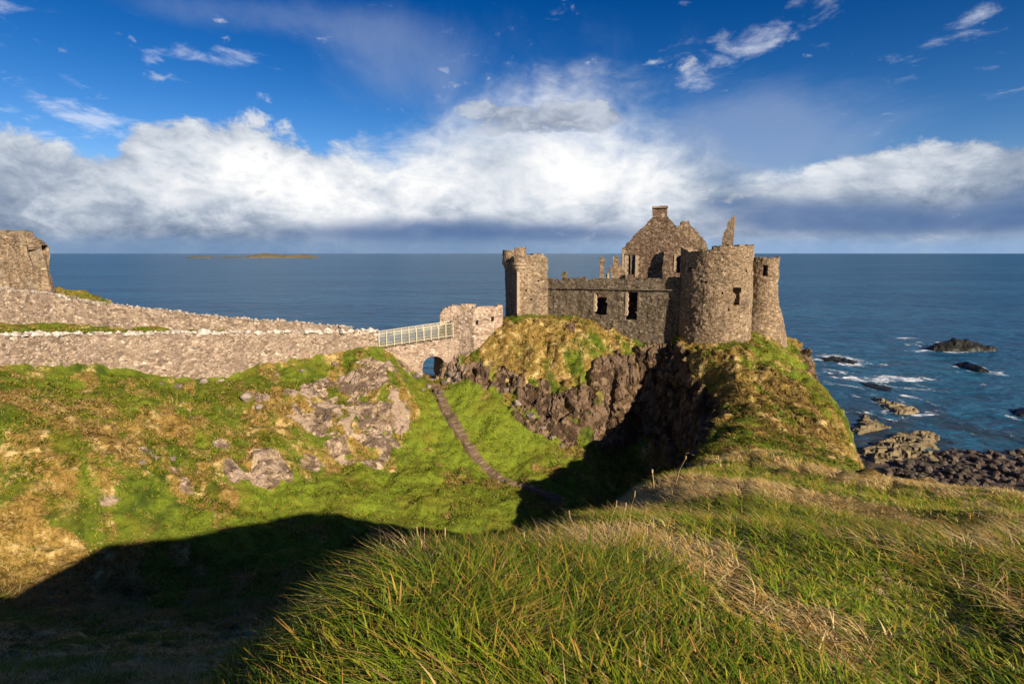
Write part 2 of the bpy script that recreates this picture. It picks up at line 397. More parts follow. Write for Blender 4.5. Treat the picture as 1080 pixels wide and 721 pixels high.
# ------------------------------------------------------------------ materials
def mat_terrain():
    m, k, b, out = material('grassy rock ground')
    P = k.pos()
    mk = k.attr('cover'); s = k.new('ShaderNodeSeparateColor'); k.put(s.inputs[0], mk)
    rock, dry, lush = s.outputs[0], s.outputs[1], s.outputs[2]
    n1 = k.noise(P, .9, 5, .6); n2 = k.noise(P, 4.5, 4, .65); n3 = k.noise(P, .22, 3)
    streak = k.noise(k.vm('MULTIPLY', P, (3.5, 3.5, 1.2)), 1.6, 5, .7, .8)
    g = k.mix(k.ss(n1, .35, .65), (.040, .062, .008), (.115, .145, .014))
    g = k.mix(k.mul(lush, k.ss(n2, .3, .6)), g, (.165, .205, .018))
    d = k.mix(k.ss(streak, .35, .65), (.115, .072, .014), (.33, .215, .062))
    d = k.mix(k.ss(k.noise(P, .75, 5, .65), .50, .66), d, (.50, .36, .155))
    d = k.mix(k.ss(k.noise(k.vm('ADD', P, (9, 2, 31)), 1.1, 5, .65), .56, .66), d, (.065, .070, .010))  # dark olive patches paint in the shade between tussocks
    dm = k.add(k.add(dry, k.mul(k.sub(n2, .5), .7)), k.mul(k.sub(streak, .5), .7))
    c = k.mix(k.ss(dm, .38, .62), g, d)
    c = k.mix(k.mul(k.ss(n3, .45, .7), .35), c, (.16, .085, .02))
    # rock
    cell = k.vor(k.vm('MULTIPLY', P, (1, 1, .7)), 1.5, out=None)
    cs = k.new('ShaderNodeSeparateColor'); k.put(cs.inputs[0], cell.outputs['Color'])
    rn = k.noise(P, 2.2, 6, .65)
    rk = k.ramp(k.add(k.mul(rn, .75), k.mul(cs.outputs[0], .25)), [(.24, (.034, .024, .015)), (.38, (.10, .068, .042)), (.50, (.21, .145, .092)), (.66, (.45, .34, .235))])
    rk = k.mix(k.ss(k.noise(P, .35, 4), .47, .6), rk, k.mix(n2, (.40, .30, .225), (.22, .155, .11)))
    rk = k.mix(k.ss(k.noise(k.vm('ADD', P, (40, 7, 3)), .55, 5, .6), .52, .60), rk, k.mix(n2, (.085, .06, .043), (.15, .105, .075)))
    rk = k.mix(k.ss(k.noise(P, 1.1, 5, .7), .60, .68), rk, (.13, .10, .02))
    # the sea cliff is darker bare basalt than the lichened outcrop inland
    px_ = k.sep(P)[0]; rk = k.mix(k.ss(px_, -9, -5), rk, k.mix(.82, rk, k.mix(1.0, rk, (.40, .34, .28), 'MULTIPLY')))
    rm = k.ss(k.add(rock, k.mul(k.sub(n2, .5), .9)), .42, .58)
    c = k.mix(rm, c, rk)
    k.put(b.inputs['Base Color'], c); k.put(b.inputs['Roughness'], .9); k.put(b.inputs['Specular IOR Level'], .08)
    cr = k.vor(P, 1.7, 'DISTANCE_TO_EDGE'); cr2 = k.vor(P, 4.5, 'DISTANCE_TO_EDGE')
    hr = k.add(k.mul(k.ss(cr, 0, .25), .5), k.add(k.mul(k.ss(cr2, 0, .25), .2), k.mul(rn, .7)))
    hg = k.add(streak, k.mul(k.noise(P, 9, 3, .7), .5))
    mixh = k.new('ShaderNodeMix', data_type='FLOAT'); k.put(mixh.inputs[0], rm); k.put(mixh.inputs[2], k.mul(hg, .8)); k.put(mixh.inputs[3], hr)
    k.put(b.inputs['Normal'], k.bump(mixh.outputs[0], .6, .22))
    return m

def mat_stone(name, stops, scale, mortar, lichen=.0, lichen_col=(.5, .47, .4), stain=(.05, .04, .03), flat=1.7, joint=.09, mort_amt=.75, stain_lo=.52):
    """coursed rubble"""
    m, k, b, out = material(name)
    P = k.pos()
    Q = k.vm('ADD', P, k.vm('SCALE', k.noise(P, 1.7, 2, out='Color'), scale=.25))
    Q = k.vm('MULTIPLY', Q, (1, 1, flat))
    # stretches of larger and of smaller stones
    big_ = k.ss(k.noise(k.vm('ADD', P, (3, 17, 5)), .28, 4, .6), .50, .53)
    va = k.vor(Q, scale, out=None); vb = k.vor(Q, scale * .58, out=None)
    cs = k.new('ShaderNodeSeparateColor'); k.put(cs.inputs[0], k.mix(big_, va.outputs['Color'], vb.outputs['Color']))
    ea = k.vor(Q, scale, 'DISTANCE_TO_EDGE'); eb = k.vor(Q, scale * .58, 'DISTANCE_TO_EDGE')
    em = k.new('ShaderNodeMix', data_type='FLOAT'); k.put(em.inputs[0], big_); k.put(em.inputs[2], ea); k.put(em.inputs[3], eb); e = em.outputs[0]
    n = k.noise(P, 6, 5, .6); big = k.noise(P, .33, 4, .6)
    f = k.add(k.mul(cs.outputs[0], .72), k.mul(n, .28))
    c = k.ramp(f, stops)
    c = k.mix(k.mul(k.ss(e, joint, joint * .3), mort_amt), c, mortar)
    c = k.mix(k.mul(k.ss(big, stain_lo, .72), .6), c, stain)
    c = k.mix(k.mul(k.ss(k.noise(k.vm('ADD', P, (13, 4, 29)), .5, 5, .6), .54, .66), .55), c, k.vm('SCALE', mortar, scale=1.35))
    c = k.mix(k.mul(k.ss(k.noise(k.vm('MULTIPLY', P, (1, 1, .14)), 1.1, 4, .6), .54, .68), .5), c, stain)
    if lichen: c = k.mix(k.mul(k.ss(k.noise(P, 1.3, 6, .7), .58, .68), lichen), c, lichen_col)
    k.put(b.inputs['Base Color'], c); k.put(b.inputs['Roughness'], .92); k.put(b.inputs['Specular IOR Level'], .15)
    h = k.add(k.mul(k.ss(e, 0, .16), .8), k.add(k.mul(n, .5), k.mul(cs.outputs[1], .5)))
    k.put(b.inputs['Normal'], k.bump(h, .65, .09))
    return m

def mat_rock(name, stops, scale=1.4, rough=.85, moss=None):
    m, k, b, out = material(name)
    P = k.new('ShaderNodeTexCoord').outputs['Object'] if moss == 'obj' else k.pos()
    n = k.noise(P, scale, 6, .65); n2 = k.noise(P, scale * 4.3, 5, .65)
    oi = k.new('ShaderNodeObjectInfo').outputs['Random']
    c = k.ramp(k.add(k.add(k.mul(n, .55), k.mul(n2, .3)), k.mul(oi, .15)), stops)
    k.put(b.inputs['Base Color'], c); k.put(b.inputs['Roughness'], rough); k.put(b.inputs['Specular IOR Level'], .3)
    k.put(b.inputs['Normal'], k.bump(k.add(n, k.mul(n2, .5)), .8, .25))
    return m

def mat_plain(name, c1, c2, scale, rough=.8, stretch=(1, 1, 1)):
    m, k, b, out = material(name)
    P = k.vm('MULTIPLY', k.pos(), stretch)
    c = k.mix(k.ss(k.noise(P, scale, 4, .6), .35, .65), c1, c2)
    k.put(b.inputs['Base Color'], c); k.put(b.inputs['Roughness'], rough); k.put(b.inputs['Specular IOR Level'], .25)
    k.put(b.inputs['Normal'], k.bump(k.noise(P, scale * 3, 4), .4, .03))
    return m

def mat_blade():
    m, k, b, out = material('grass blades')
    c = k.attr('blade')
    k.put(b.inputs['Base Color'], c); k.put(b.inputs['Roughness'], .5); k.put(b.inputs['Specular IOR Level'], .18)
    tr = k.new('ShaderNodeBsdfTranslucent'); k.put(tr.inputs[0], c)
    mx = k.new('ShaderNodeMixShader'); mx.inputs[0].default_value = .25
    k.l.new(b.outputs[0], mx.inputs[1]); k.l.new(tr.outputs[0], mx.inputs[2]); k.l.new(mx.outputs[0], out.inputs[0])
    return m

def mat_sea():
    m, k, b, out = material('sea water')
    P = k.pos(); X, Y, Z = k.sep(P)
    D = k.vm('LENGTH', P)
    # waves at several scales, crests running roughly across the view
    W = k.vm('MULTIPLY', P, (.55, 1.0, 1.0))
    w1 = k.noise(W, .035, 3, .55, .3); w2 = k.noise(W, .16, 3, .6, .4); w3 = k.noise(W, .75, 3, .6, .4); w4 = k.noise(W, 2.6, 2, .6)
    h = k.add(k.add(k.mul(w1, 5.5), k.mul(w2, 2.6)), k.add(k.mul(w3, .6), k.mul(w4, .12)))
    k.put(b.inputs['Normal'], k.bump(h, .8, 1.0))
    # surf over the shallow reefs
    foam = None
    for (x, y, rx, ry, v) in FOAM:
        dx = k.mul(k.sub(X, x), 1 / rx); dy = k.mul(k.sub(Y, y), 1 / ry)
        f = k.mul(k.ss(k.add(k.mul(dx, dx), k.mul(dy, dy)), 1.0, 0.0), v)
        foam = f if foam is None else k.m('MAXIMUM', foam, f)
    fn = k.noise(k.vm('MULTIPLY', P, (.62, .42, 1)), .30, 9, .72, 1.1)
    fine = k.noise(P, 2.2, 4, .7)
    caps = k.mul(k.ss(k.noise(k.vm('MULTIPLY', P, (.4, 1, 1)), .05, 6, .75), .735, .77), k.ss(D, 1800, 150))
    fm = k.ss(k.add(k.mul(foam, .50), k.add(k.mul(k.sub(fn, .5), 2.2), k.mul(k.sub(fine, .5), .5))), .34, .62)
    fm = k.mul(fm, k.ss(foam, .02, .12))
    fm = k.m('MAXIMUM', fm, k.mul(caps, .6))
    tone = k.noise(k.vm('MULTIPLY', P, (.25, 1, 1)), .008, 4, .6)
    c = k.mix(k.ss(tone, .35, .65), (.012, .064, .130), (.022, .098, .170))
    shal = k.ss(k.vm('DISTANCE', P, (110, 135, 0)), 130, 25)
    c = k.mix(k.mul(shal, .4), c, (.012, .062, .095))
    bed = k.mul(k.ss(k.vm('DISTANCE', P, (80, 108, 0)), 42, 14), k.ss(k.noise(P, .12, 5, .6, .5), .4, .6))
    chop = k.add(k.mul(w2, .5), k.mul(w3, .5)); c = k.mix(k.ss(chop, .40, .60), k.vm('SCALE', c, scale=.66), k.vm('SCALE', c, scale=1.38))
    c = k.mix(k.mul(bed, .8), c, (.020, .022, .020))
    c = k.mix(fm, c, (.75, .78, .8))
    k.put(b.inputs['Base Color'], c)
    k.put(b.inputs['Roughness'], k.add(k.mul(fm, .5), .30)); k.put(b.inputs['IOR'], 1.33); k.put(b.inputs['Specular IOR Level'], .22)
    return m
M = {}
FOAM = []
def make_materials():
    M['ground'] = mat_terrain()
    castle = [(.10, (.085, .056, .034)), (.32, (.17, .114, .068)), (.55, (.26, .178, .108)), (.78, (.36, .255, .16)), (.93, (.47, .365, .25))]
    M['castle'] = mat_stone('castle rubble stone', castle, 4.1, (.20, .15, .105), .35, (.36, .31, .22), (.06, .045, .03))
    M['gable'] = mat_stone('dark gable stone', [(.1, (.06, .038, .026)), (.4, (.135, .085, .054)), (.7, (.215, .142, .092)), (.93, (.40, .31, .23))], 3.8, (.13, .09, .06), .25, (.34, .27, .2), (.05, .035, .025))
    M['curtain'] = mat_stone('grey brown rubble stone', [(.1, (.05, .038, .026)), (.4, (.115, .086, .058)), (.7, (.185, .14, .095)), (.93, (.32, .26, .19))], 3.5, (.15, .115, .08), .3, (.26, .22, .14), (.05, .04, .02))
    pale = [(.08, (.085, .062, .05)), (.28, (.18, .13, .092)), (.55, (.30, .218, .155)), (.78, (.41, .315, .235)), (.93, (.60, .52, .425))]
    M['fieldwall'] = mat_stone('pale pinkish wall stone', pale, 3.9, (.26, .195, .15), .3, (.55, .5, .43), (.19, .135, .105), 1.5)
    M['bridge'] = mat_stone('warm bridge stone', [(.1, (.15, .10, .078)), (.4, (.34, .245, .18)), (.7, (.46, .345, .26)), (.93, (.6, .5, .41))], 3.6, (.36, .27, .20), .3, (.5, .43, .35), (.22, .15, .10))
    M['ruin'] = mat_stone('brown ruin stone', castle, 3.9, (.22, .175, .13), .3, (.38, .34, .25), (.08, .06, .04))
    M['dressed'] = mat_plain('pale dressed stone', (.40, .30, .20), (.30, .215, .145), 3.0, .9)
    M['white'] = mat_rock('whitish coping stone', [(.30, (.14, .105, .08)), (.44, (.34, .28, .23)), (.56, (.60, .54, .47)), (.75, (.75, .71, .65))], 2.5, .9)
    M['wood'] = mat_plain('weathered pale timber', (.58, .51, .37), (.46, .40, .28), 4.0, .75, (3, 3, .6))
    M['deck'] = mat_plain('bridge deck timber', (.24, .19, .13), (.17, .13, .09), 3.0, .85)
    M['steel'] = mat_plain('pale timber pickets', (.62, .56, .40), (.50, .45, .31), 4.0, .5)
    M['earth'] = mat_plain('trodden earth', (.16, .105, .06), (.10, .065, .035), 2.0, .95)
    M['step'] = mat_rock('worn path stone', [(.25, (.11, .075, .045)), (.5, (.21, .15, .095)), (.75, (.32, .24, .16))], 1.8, .95)
    M['cobble'] = mat_rock('dark basalt cobble', [(.25, (.022, .016, .012)), (.5, (.07, .05, .035)), (.70, (.18, .13, .092)), (.85, (.26, .20, .15))], .9, .7, 'obj')
    M['shelf'] = mat_rock('weed crusted shore rock', [(.25, (.035, .026, .016)), (.42, (.13, .095, .045)), (.6, (.27, .205, .11)), (.8, (.38, .30, .19))], .55, .8)
    M['wetrock'] = mat_rock('wet black reef rock', [(.3, (.005, .005, .005)), (.5, (.012, .011, .010)), (.65, (.026, .025, .011)), (.8, (.04, .034, .02))], .35, .5)
    M['boulder'] = mat_rock('lichened basalt boulder', [(.25, (.05, .04, .033)), (.45, (.14, .11, .088)), (.6, (.30, .235, .19)), (.75, (.48, .40, .33))], 1.6, .9)
    M['island'] = mat_rock('far island turf and rock', [(.3, (.05, .06, .03)), (.5, (.12, .10, .06)), (.7, (.17, .14, .10))], .012, .95)
    M['blade'] = mat_blade()
    M['sea'] = mat_sea()

# ------------------------------------------------------------------ masonry
def columns(path, cell, thick, closed=False, side=1):
    """lattice columns along a polyline: x, y, s and the vector to the inner face (mitred at the corners)"""
    pts = [np.array(p[:2], float) for p in path]
    n = len(pts); segs = list(zip(range(n - 1), range(1, n))) + ([(n - 1, 0)] if closed else [])
    nrm = []
    for a, b in segs:
        d = pts[b] - pts[a]; d /= np.linalg.norm(d); nrm.append(np.array([-d[1], d[0]]) * side)
    off = []
    for i in range(n):
        if closed: a, b = nrm[i - 1], nrm[i]
        else: a, b = nrm[max(i - 1, 0)], nrm[min(i, len(nrm) - 1)]
        o = a + b; o /= np.linalg.norm(o); off.append(o / max(o @ a, .3) * thick)
    C = []; s = 0; corner = [0.0]
    for q, (a, b) in enumerate(segs):
        L = np.linalg.norm(pts[b] - pts[a]); m = max(1, int(round(L / cell)))
        for t in range(m):
            w = t / m
            o = nrm[q] * thick if t else off[a]
            C.append((*(pts[a] * (1 - w) + pts[b] * w), s + L * w, *o))
        s += L; corner.append(s)
    e = pts[0] if closed else pts[-1]; o = off[0] if closed else off[-1]
    C.append((*e, s, *o))
    return np.array(C), corner

def masonry(name, mat, path, thick, z0, z1, mask, parent=None, cell=.2, closed=False, side=1, batter=None, rough=.05, seed=1, smooth=False, origin=(0, 0, 0)):
    """wall built of small cells; mask(S, Z) says where stone still stands"""
    C, corner = columns(path, cell, thick, closed, side)
    nz = max(1, int(round((z1 - z0) / cell))); zz = z0 + np.arange(nz + 1) * cell
    nc = len(C)
    S = (C[:-1, 2] + C[1:, 2]) / 2; Z = (zz[:-1] + zz[1:]) / 2
    S, Z = np.meshgrid(S, Z, indexing='ij')
    K = mask(S, Z).astype(bool)
    x = np.repeat(C[:, 0], nz + 1).reshape(nc, -1); y = np.repeat(C[:, 1], nz + 1).reshape(nc, -1); z = np.tile(zz, (nc, 1))
    ox = np.repeat(C[:, 3], nz + 1).reshape(nc, -1); oy = np.repeat(C[:, 4], nz + 1).reshape(nc, -1)
    if batter is not None:
        bt = batter(z) / np.maximum(np.hypot(ox, oy), .01); x = x - ox * bt; y = y - oy * bt
    V = np.stack([np.stack([x, y, z], -1), np.stack([x + ox, y + oy, z], -1)], 0)
    def jit(Q, amp, sc, sd): return np.stack([fbm(Q * sc + 31.7 * a + sd, 2, a) - .5 for a in range(3)], -1) * 2 * amp
    V = V + jit(V, rough * 2.2, .7, seed) + jit(V, rough * 1.6, 3.1, seed + 5)
    if closed: V[:, -1] = V[:, 0]
    idx = np.arange(2 * nc * (nz + 1)).reshape(2, nc, nz + 1)
    if closed: idx[:, -1] = idx[:, 0]
    F = []
    a, b = np.nonzero(K)
    F.append(np.stack([idx[0, a, b], idx[0, a + 1, b], idx[0, a + 1, b + 1], idx[0, a, b + 1]], -1))
    F.append(np.stack([idx[1, a, b], idx[1, a, b + 1], idx[1, a + 1, b + 1], idx[1, a + 1, b]], -1))
    def edge(nb, f):
        a, b = np.nonzero(K & ~nb)
        if len(a): F.append(f(a, b))
    Pd = np.pad(K, 1)
    if closed: Pd[0, 1:-1] = K[-1]; Pd[-1, 1:-1] = K[0]
    edge(Pd[1:-1, 2:], lambda a, b: np.stack([idx[0, a, b + 1], idx[0, a + 1, b + 1], idx[1, a + 1, b + 1], idx[1, a, b + 1]], -1))
    edge(Pd[1:-1, :-2], lambda a, b: np.stack([idx[0, a, b], idx[1, a, b], idx[1, a + 1, b], idx[0, a + 1, b]], -1))
    edge(Pd[:-2, 1:-1], lambda a, b: np.stack([idx[0, a, b], idx[0, a, b + 1], idx[1, a, b + 1], idx[1, a, b]], -1))
    edge(Pd[2:, 1:-1], lambda a, b: np.stack([idx[0, a + 1, b], idx[1, a + 1, b], idx[1, a + 1, b + 1], idx[0, a + 1, b + 1]], -1))
    F = np.concatenate(F)
    if side < 0: F = F[:, ::-1]
    used, inv = np.unique(F.ravel(), return_inverse=True)
    V = V.reshape(-1, 3)[used] - np.asarray(origin, float)
    return link(name, raw_mesh(name, V, inv.reshape(-1, 4), smooth=smooth), mat, parent)

def rag(S, amp, sc, seed=0):
    return (fbm(P3(np.asarray(S) / sc, seed * 3.7), 3, seed) - .5) * 2 * amp
def interp(pts):
    a = np.array(pts, float); return lambda s: np.interp(s, a[:, 0], a[:, 1])
def hole(S, Z, s0, s1, z0, z1, arch=False, wob=.12, seed=3):
    w = rag(S + Z * 1.7, wob, .8, seed)
    m = (S > s0 + w) & (S < s1 + w) & (Z > z0) & (Z < z1 + w)
    if arch:
        c = (s0 + s1) / 2; r = (s1 - s0) / 2
        m &= ~((Z > z1 - r) & (((S - c) ** 2 + (Z - (z1 - r)) ** 2) > r * r))
    return m

def rubble_stones(name, mat, spots, parent, seed=5):
    """many loose coping stones, one mesh: spots are (x, y, z, size)"""
    rs = np.random.default_rng(seed)
    bm = bmesh.new(); bmesh.ops.create_icosphere(bm, subdivisions=1, radius=1)
    bv = np.array([v.co[:] for v in bm.verts]); bf = np.array([[v.index for v in f.verts] for f in bm.faces]); bm.free()
    V, F = [], []
    for i, (x, y, z, s) in enumerate(spots):
        a = rs.uniform(0, 6.28); c, sn = math.cos(a), math.sin(a)
        v = bv * (1 + rs.uniform(-.28, .28, (len(bv), 1))) * np.array([rs.uniform(.7, 1.25), rs.uniform(.6, 1), rs.uniform(.45, .8)]) * s
        v = np.stack([v[:, 0] * c - v[:, 1] * sn, v[:, 0] * sn + v[:, 1] * c, v[:, 2]], -1) + (x, y, z)
        V.append(v); F.append(bf + i * len(bv))
    return link(name, raw_mesh(name, np.concatenate(V), F3=np.concatenate(F)), mat, parent)

def rock_mesh(name, seed, sub=4, rough=.35, flat=(1, 1, 1), facets=9):
    """angular boulder of about unit radius"""
    rs = np.random.default_rng(seed)
    bm = bmesh.new(); bmesh.ops.create_icosphere(bm, subdivisions=sub, radius=1)
    v = np.array([w.co[:] for w in bm.verts]); f = np.array([[w.index for w in q.verts] for q in bm.faces]); bm.free()
    r = np.full(len(v), 1.3)
    for k in range(facets + 6):
        n = rs.normal(size=3); n /= np.linalg.norm(n); dd = rs.uniform(.62, .98)
        t = v @ n; r = np.where(t > .15, np.minimum(r, dd / np.maximum(t, .15)), r)
    v = v * r[:, None]
    v = v * (1 + (fbm(v * 1.6 + seed, 4, seed)[:, None] - .5) * rough)
    return raw_mesh(name, v * np.array(flat), F3=f, smooth=False)
make_foam = [(at(890, 380, 188), 9, 5, .9), (at(905, 384, 180), 14, 2.5, .55), (at(930, 399, 161), 17, 2.3, .95), (at(905, 404, 155), 16, 3, .5), (at(950, 408, 150), 14, 3, .45), (at(925, 417, 142), 12, 4, .42),
             (at(875, 392, 170), 10, 2, .6), (at(985, 363, 208), 19, 4.5, .55), (at(955, 357, 224), 9, 1.6, .7), (at(1000, 370, 206), 16, 2, .7), (at(1015, 386, 182), 9, 3, .6), (at(1040, 392, 176), 8, 2.5, .6),
             (at(1032, 404, 158), 3, 1.2, .6), (at(970, 435, 126), 7, 3, .45), (at(940, 440, 122), 12, 3, .38), (at(1060, 437, 125), 6, 2, .4), (at(870, 405, 150), 10, 4, .45), (at(900, 445, 118), 6, 3, .4),
             (at(1010, 455, 114), 14, 1.4, .3), (at(960, 425, 135), 10, 2, .38)]
for p, rx, ry, v in make_foam:
    d = 36 / max(1e-3, (36 - p[2])) ; FOAM.append((p[0] * d, p[1] * d, rx * 1.35, ry * 3.4, v * 1.1))
make_materials()

# ------------------------------------------------------------------ terrain mesh
def build_ground():
    nx, ny = len(GX), len(GY)
    V = np.stack([XX, YY, H], -1).reshape(-1, 3)
    q = np.arange(nx * ny).reshape(ny, nx)
    F = np.stack([q[:-1, :-1], q[:-1, 1:], q[1:, 1:], q[1:, :-1]], -1).reshape(-1, 4)
    A = np.stack([ROCK, DRY, LUSH, np.ones_like(H)], -1).reshape(-1, 4)
    # drop the deep sea bed
    keepf = (V[F][:, :, 2].max(1) > -2.4)
    F = F[keepf]
    # split steep or rocky faces into finer ones
    T = np.concatenate([F[:, [0, 1, 2]], F[:, [0, 2, 3]]])
    for rnd in range(3):
        rk = A[T][:, :, 0].max(1)
        P = V[T]
        el = np.stack([np.linalg.norm(P[:, i] - P[:, (i + 1) % 3], axis=1) for i in range(3)], 1)
        view = (P[:, 0, 1] > 25)
        lim = .30 if rnd else .36
        want = (el.max(1) > lim) & view & ((rk > .25) | ((rnd == 0) & (P[:, 0, 1] < 88) & (P[:, 0, 0] > -62)))
        edges = np.sort(np.stack([T[:, [0, 1]], T[:, [1, 2]], T[:, [2, 0]]], 1), -1)          # nt,3,2
        key = edges[..., 0].astype(np.int64) * (len(V) + 1) + edges[..., 1]
        sel = np.unique(key[want][el[want] > lim])
        if not len(sel): break
        a = sel // (len(V) + 1); b = sel % (len(V) + 1)
        newid = len(V) + np.arange(len(sel))
        V = np.concatenate([V, (V[a] + V[b]) / 2]); A = np.concatenate([A, (A[a] + A[b]) / 2])
        pos = np.searchsorted(sel, key); pos = np.minimum(pos, len(sel) - 1)
        mid = np.where(sel[pos] == key, newid[pos], -1)
        out = []
        cnt = (mid >= 0).sum(1)
        out.append(T[cnt == 0])
        for i in range(3):
            m = (cnt == 1) & (mid[:, i] >= 0)
            t = T[m]; e = mid[m, i]; p, r, s = t[:, i], t[:, (i + 1) % 3], t[:, (i + 2) % 3]
            out += [np.stack([p, e, s], 1), np.stack([e, r, s], 1)]
            m = (cnt == 2) & (mid[:, i] < 0)
            t = T[m]; p, r, s = t[:, i], t[:, (i + 1) % 3], t[:, (i + 2) % 3]; e1 = mid[m, (i + 1) % 3]; e2 = mid[m, (i + 2) % 3]
            out += [np.stack([p, r, e1], 1), np.stack([p, e1, e2], 1), np.stack([e2, e1, s], 1)]
        m = cnt == 3; t = T[m]; e = mid[m]
        out += [np.stack([t[:, 0], e[:, 0], e[:, 2]], 1), np.stack([e[:, 0], t[:, 1], e[:, 1]], 1), np.stack([e[:, 2], e[:, 1], t[:, 2]], 1), e]
        T = np.concatenate(out)
    # crags
    P = V[T]; fn = np.cross(P[:, 1] - P[:, 0], P[:, 2] - P[:, 0])
    N = np.zeros_like(V)
    for i in range(3): np.add.at(N, T[:, i], fn)
    N /= np.maximum(np.linalg.norm(N, axis=1, keepdims=True), 1e-9)
    rkv = A[:, 0]; mm = rkv > .03
    Q = V[mm]
    f1, f2, c1 = worley(Q * np.array([.44, .44, .17]) + (fbm(Q * .5, 2, 61)[:, None] - .5) * .8, 71)
    g1, g2, c2 = worley(Q * np.array([1.0, 1.0, .5]), 81)
    h1, h2, c3 = worley(Q * np.array([2.4, 2.4, 1.8]), 91)
    steepv = sstep(1 - N[mm][:, 2], .25, .6)
    d = ((c1 - .5) * 1.5 * (.45 + .55 * steepv) + sstep(f2 - f1, 0, .15) * .25 + (c2 - .5) * .42 + sstep(g2 - g1, 0, .2) * .10 + (c3 - .5) * .10 + .5 * (np.abs((Q[:, 2] * .36 + fbm(Q * .25, 2, 66) * 1.6) % 1 - .5) - .25)) * sstep(rkv[mm], .15, .7) * (1 - .45 * sstep(Q[:, 0], -9, -12))
    dirn = N[mm] + np.array([0, 0, .25]); dirn /= np.linalg.norm(dirn, axis=1, keepdims=True)
    V[mm] = Q + dirn * d[:, None]
    # grass tussocks on the far slopes
    gm = (V[:, 1] > 12) & (rkv < .6)
    Q = V[gm]
    t1, t2, tc = worley(np.stack([Q[:, 0] / 1.15, Q[:, 1] / 1.15, Q[:, 2] / 1.4], -1) + (fbm(Q / 1.5, 2, 34)[:, None] - .5) * 1.2, 33)
    V[gm] += N[gm] * ((.45 - t1) * .8 * (1 - rkv[gm]) * (.35 + .65 * A[gm, 1]))[:, None]
    me = raw_mesh('ground', V, F3=T, smooth=True)
    sm = ~(A[T][:, :, 0].mean(1) > .45)
    me.polygons.foreach_set('use_smooth', sm)
    vcol(me, 'cover', A)
    return props(link('ground', me, M['ground']), kind='structure')
ground = build_ground()

# ------------------------------------------------------------------ sea
def build_sea():
    # rings out to the horizon
    rad = [0, 60, 120, 240, 500, 1200, 4000, 15000, 70000]
    nseg = 96; V = [(0, 0, 0)]; F3 = []; F4 = []
    for r in rad[1:]:
        V += [(r * math.cos(2 * math.pi * i / nseg), r * math.sin(2 * math.pi * i / nseg), 0) for i in range(nseg)]
    for i in range(nseg): F3.append((0, 1 + i, 1 + (i + 1) % nseg))
    for k in range(len(rad) - 2):
        a = 1 + k * nseg; b = a + nseg
        for i in range(nseg): j = (i + 1) % nseg; F4.append((a + i, b + i, b + j, a + j))
    return props(link('sea', raw_mesh('sea', V, F4, F3, True), M['sea']), kind='structure')
build_sea()

# ------------------------------------------------------------------ mainland walls
def gz(path, d=0):  # ground height along path
    return np.array([hz(p[0], p[1]) for p in path]) + d

def field_wall(name, label, pts, tops, thick, seed, white, size, density=1.0, cell=.22, side=1, depth=2.0):
    """pts: base points, tops: heights of the top at the same points"""
    pts = np.array(pts); s = np.concatenate([[0], np.cumsum(np.hypot(*np.diff(pts[:, :2], axis=0).T))])
    tf = interp(np.stack([s, tops], -1)); zb = pts[:, 2].min() - depth
    t = thing(name, label, 'wall', (pts[len(pts) // 2][0], pts[len(pts) // 2][1], pts[:, 2].min()))
    og = t.location
    bf = interp(np.stack([s, pts[:, 2] - depth], -1))
    o = masonry('wall', M['fieldwall'], pts, thick, zb, max(tops) + .6, lambda S, Z: (Z < tf(S) + rag(S, .16, 1.6, seed)) & (Z > bf(S)), t, cell, side=side, seed=seed, rough=.06, origin=og)
    rs = np.random.default_rng(seed); sp = []
    C, _ = columns(pts, .5, thick, side=side)
    for c in C:
        for _ in range(int(3 * density) + (rs.random() < .5)):
            w = rs.uniform(-.12, .75) if rs.random() < .8 else rs.uniform(.7, 1); e = rs.uniform(-.25, .25)
            sp.append((c[0] + c[3] * w + e - og[0], c[1] + c[4] * w - og[1], tf(c[2]) + rag(c[2], .16, 1.6, seed) + rs.uniform(-.12, .10) - og[2], min(rs.lognormal(-.25, .45), 2.0) * size))
    rubble_stones('coping', white, sp, t, seed)
    return t

fw = [at(*p) for p in ((-170, 392, 43), (0, 393, 50.4), (100, 398, 57.4), (160, 404, 60.4), (210, 407, 63.4), (250, 404, 66.4), (290, 395, 69.4), (340, 380, 73.4), (399, 366, 77.6))]
fwt = [zat(353, 43), zat(353, 50.4), zat(352, 57.4), zat(351.5, 60.4), zat(351, 63.4), zat(351, 66.4), zat(350.5, 69.4), zat(350, 73.4), zat(349, 77.6)]
field_wall('rubble_wall', 'long pinkish rubble wall with pale coping stones nearest along the grassy slope', fw, fwt, .9, 3, M['white'], .29, 1.5)
bw = [at(*p) for p in ((-150, 342, 66), (0, 344, 70), (60, 347, 71), (120, 350, 72), (250, 352, 76.5), (372, 354, 80.8))]
bwt = [zat(291, 66), zat(303, 70), zat(311, 71), zat(321, 72), zat(336, 76.5), zat(345, 80.8)]
field_wall('rubble_wall', 'sloping rubble wall behind the lawn, falling from the broken tower towards the bridge', bw, bwt, .9, 8, M['white'], .22, 1.0)

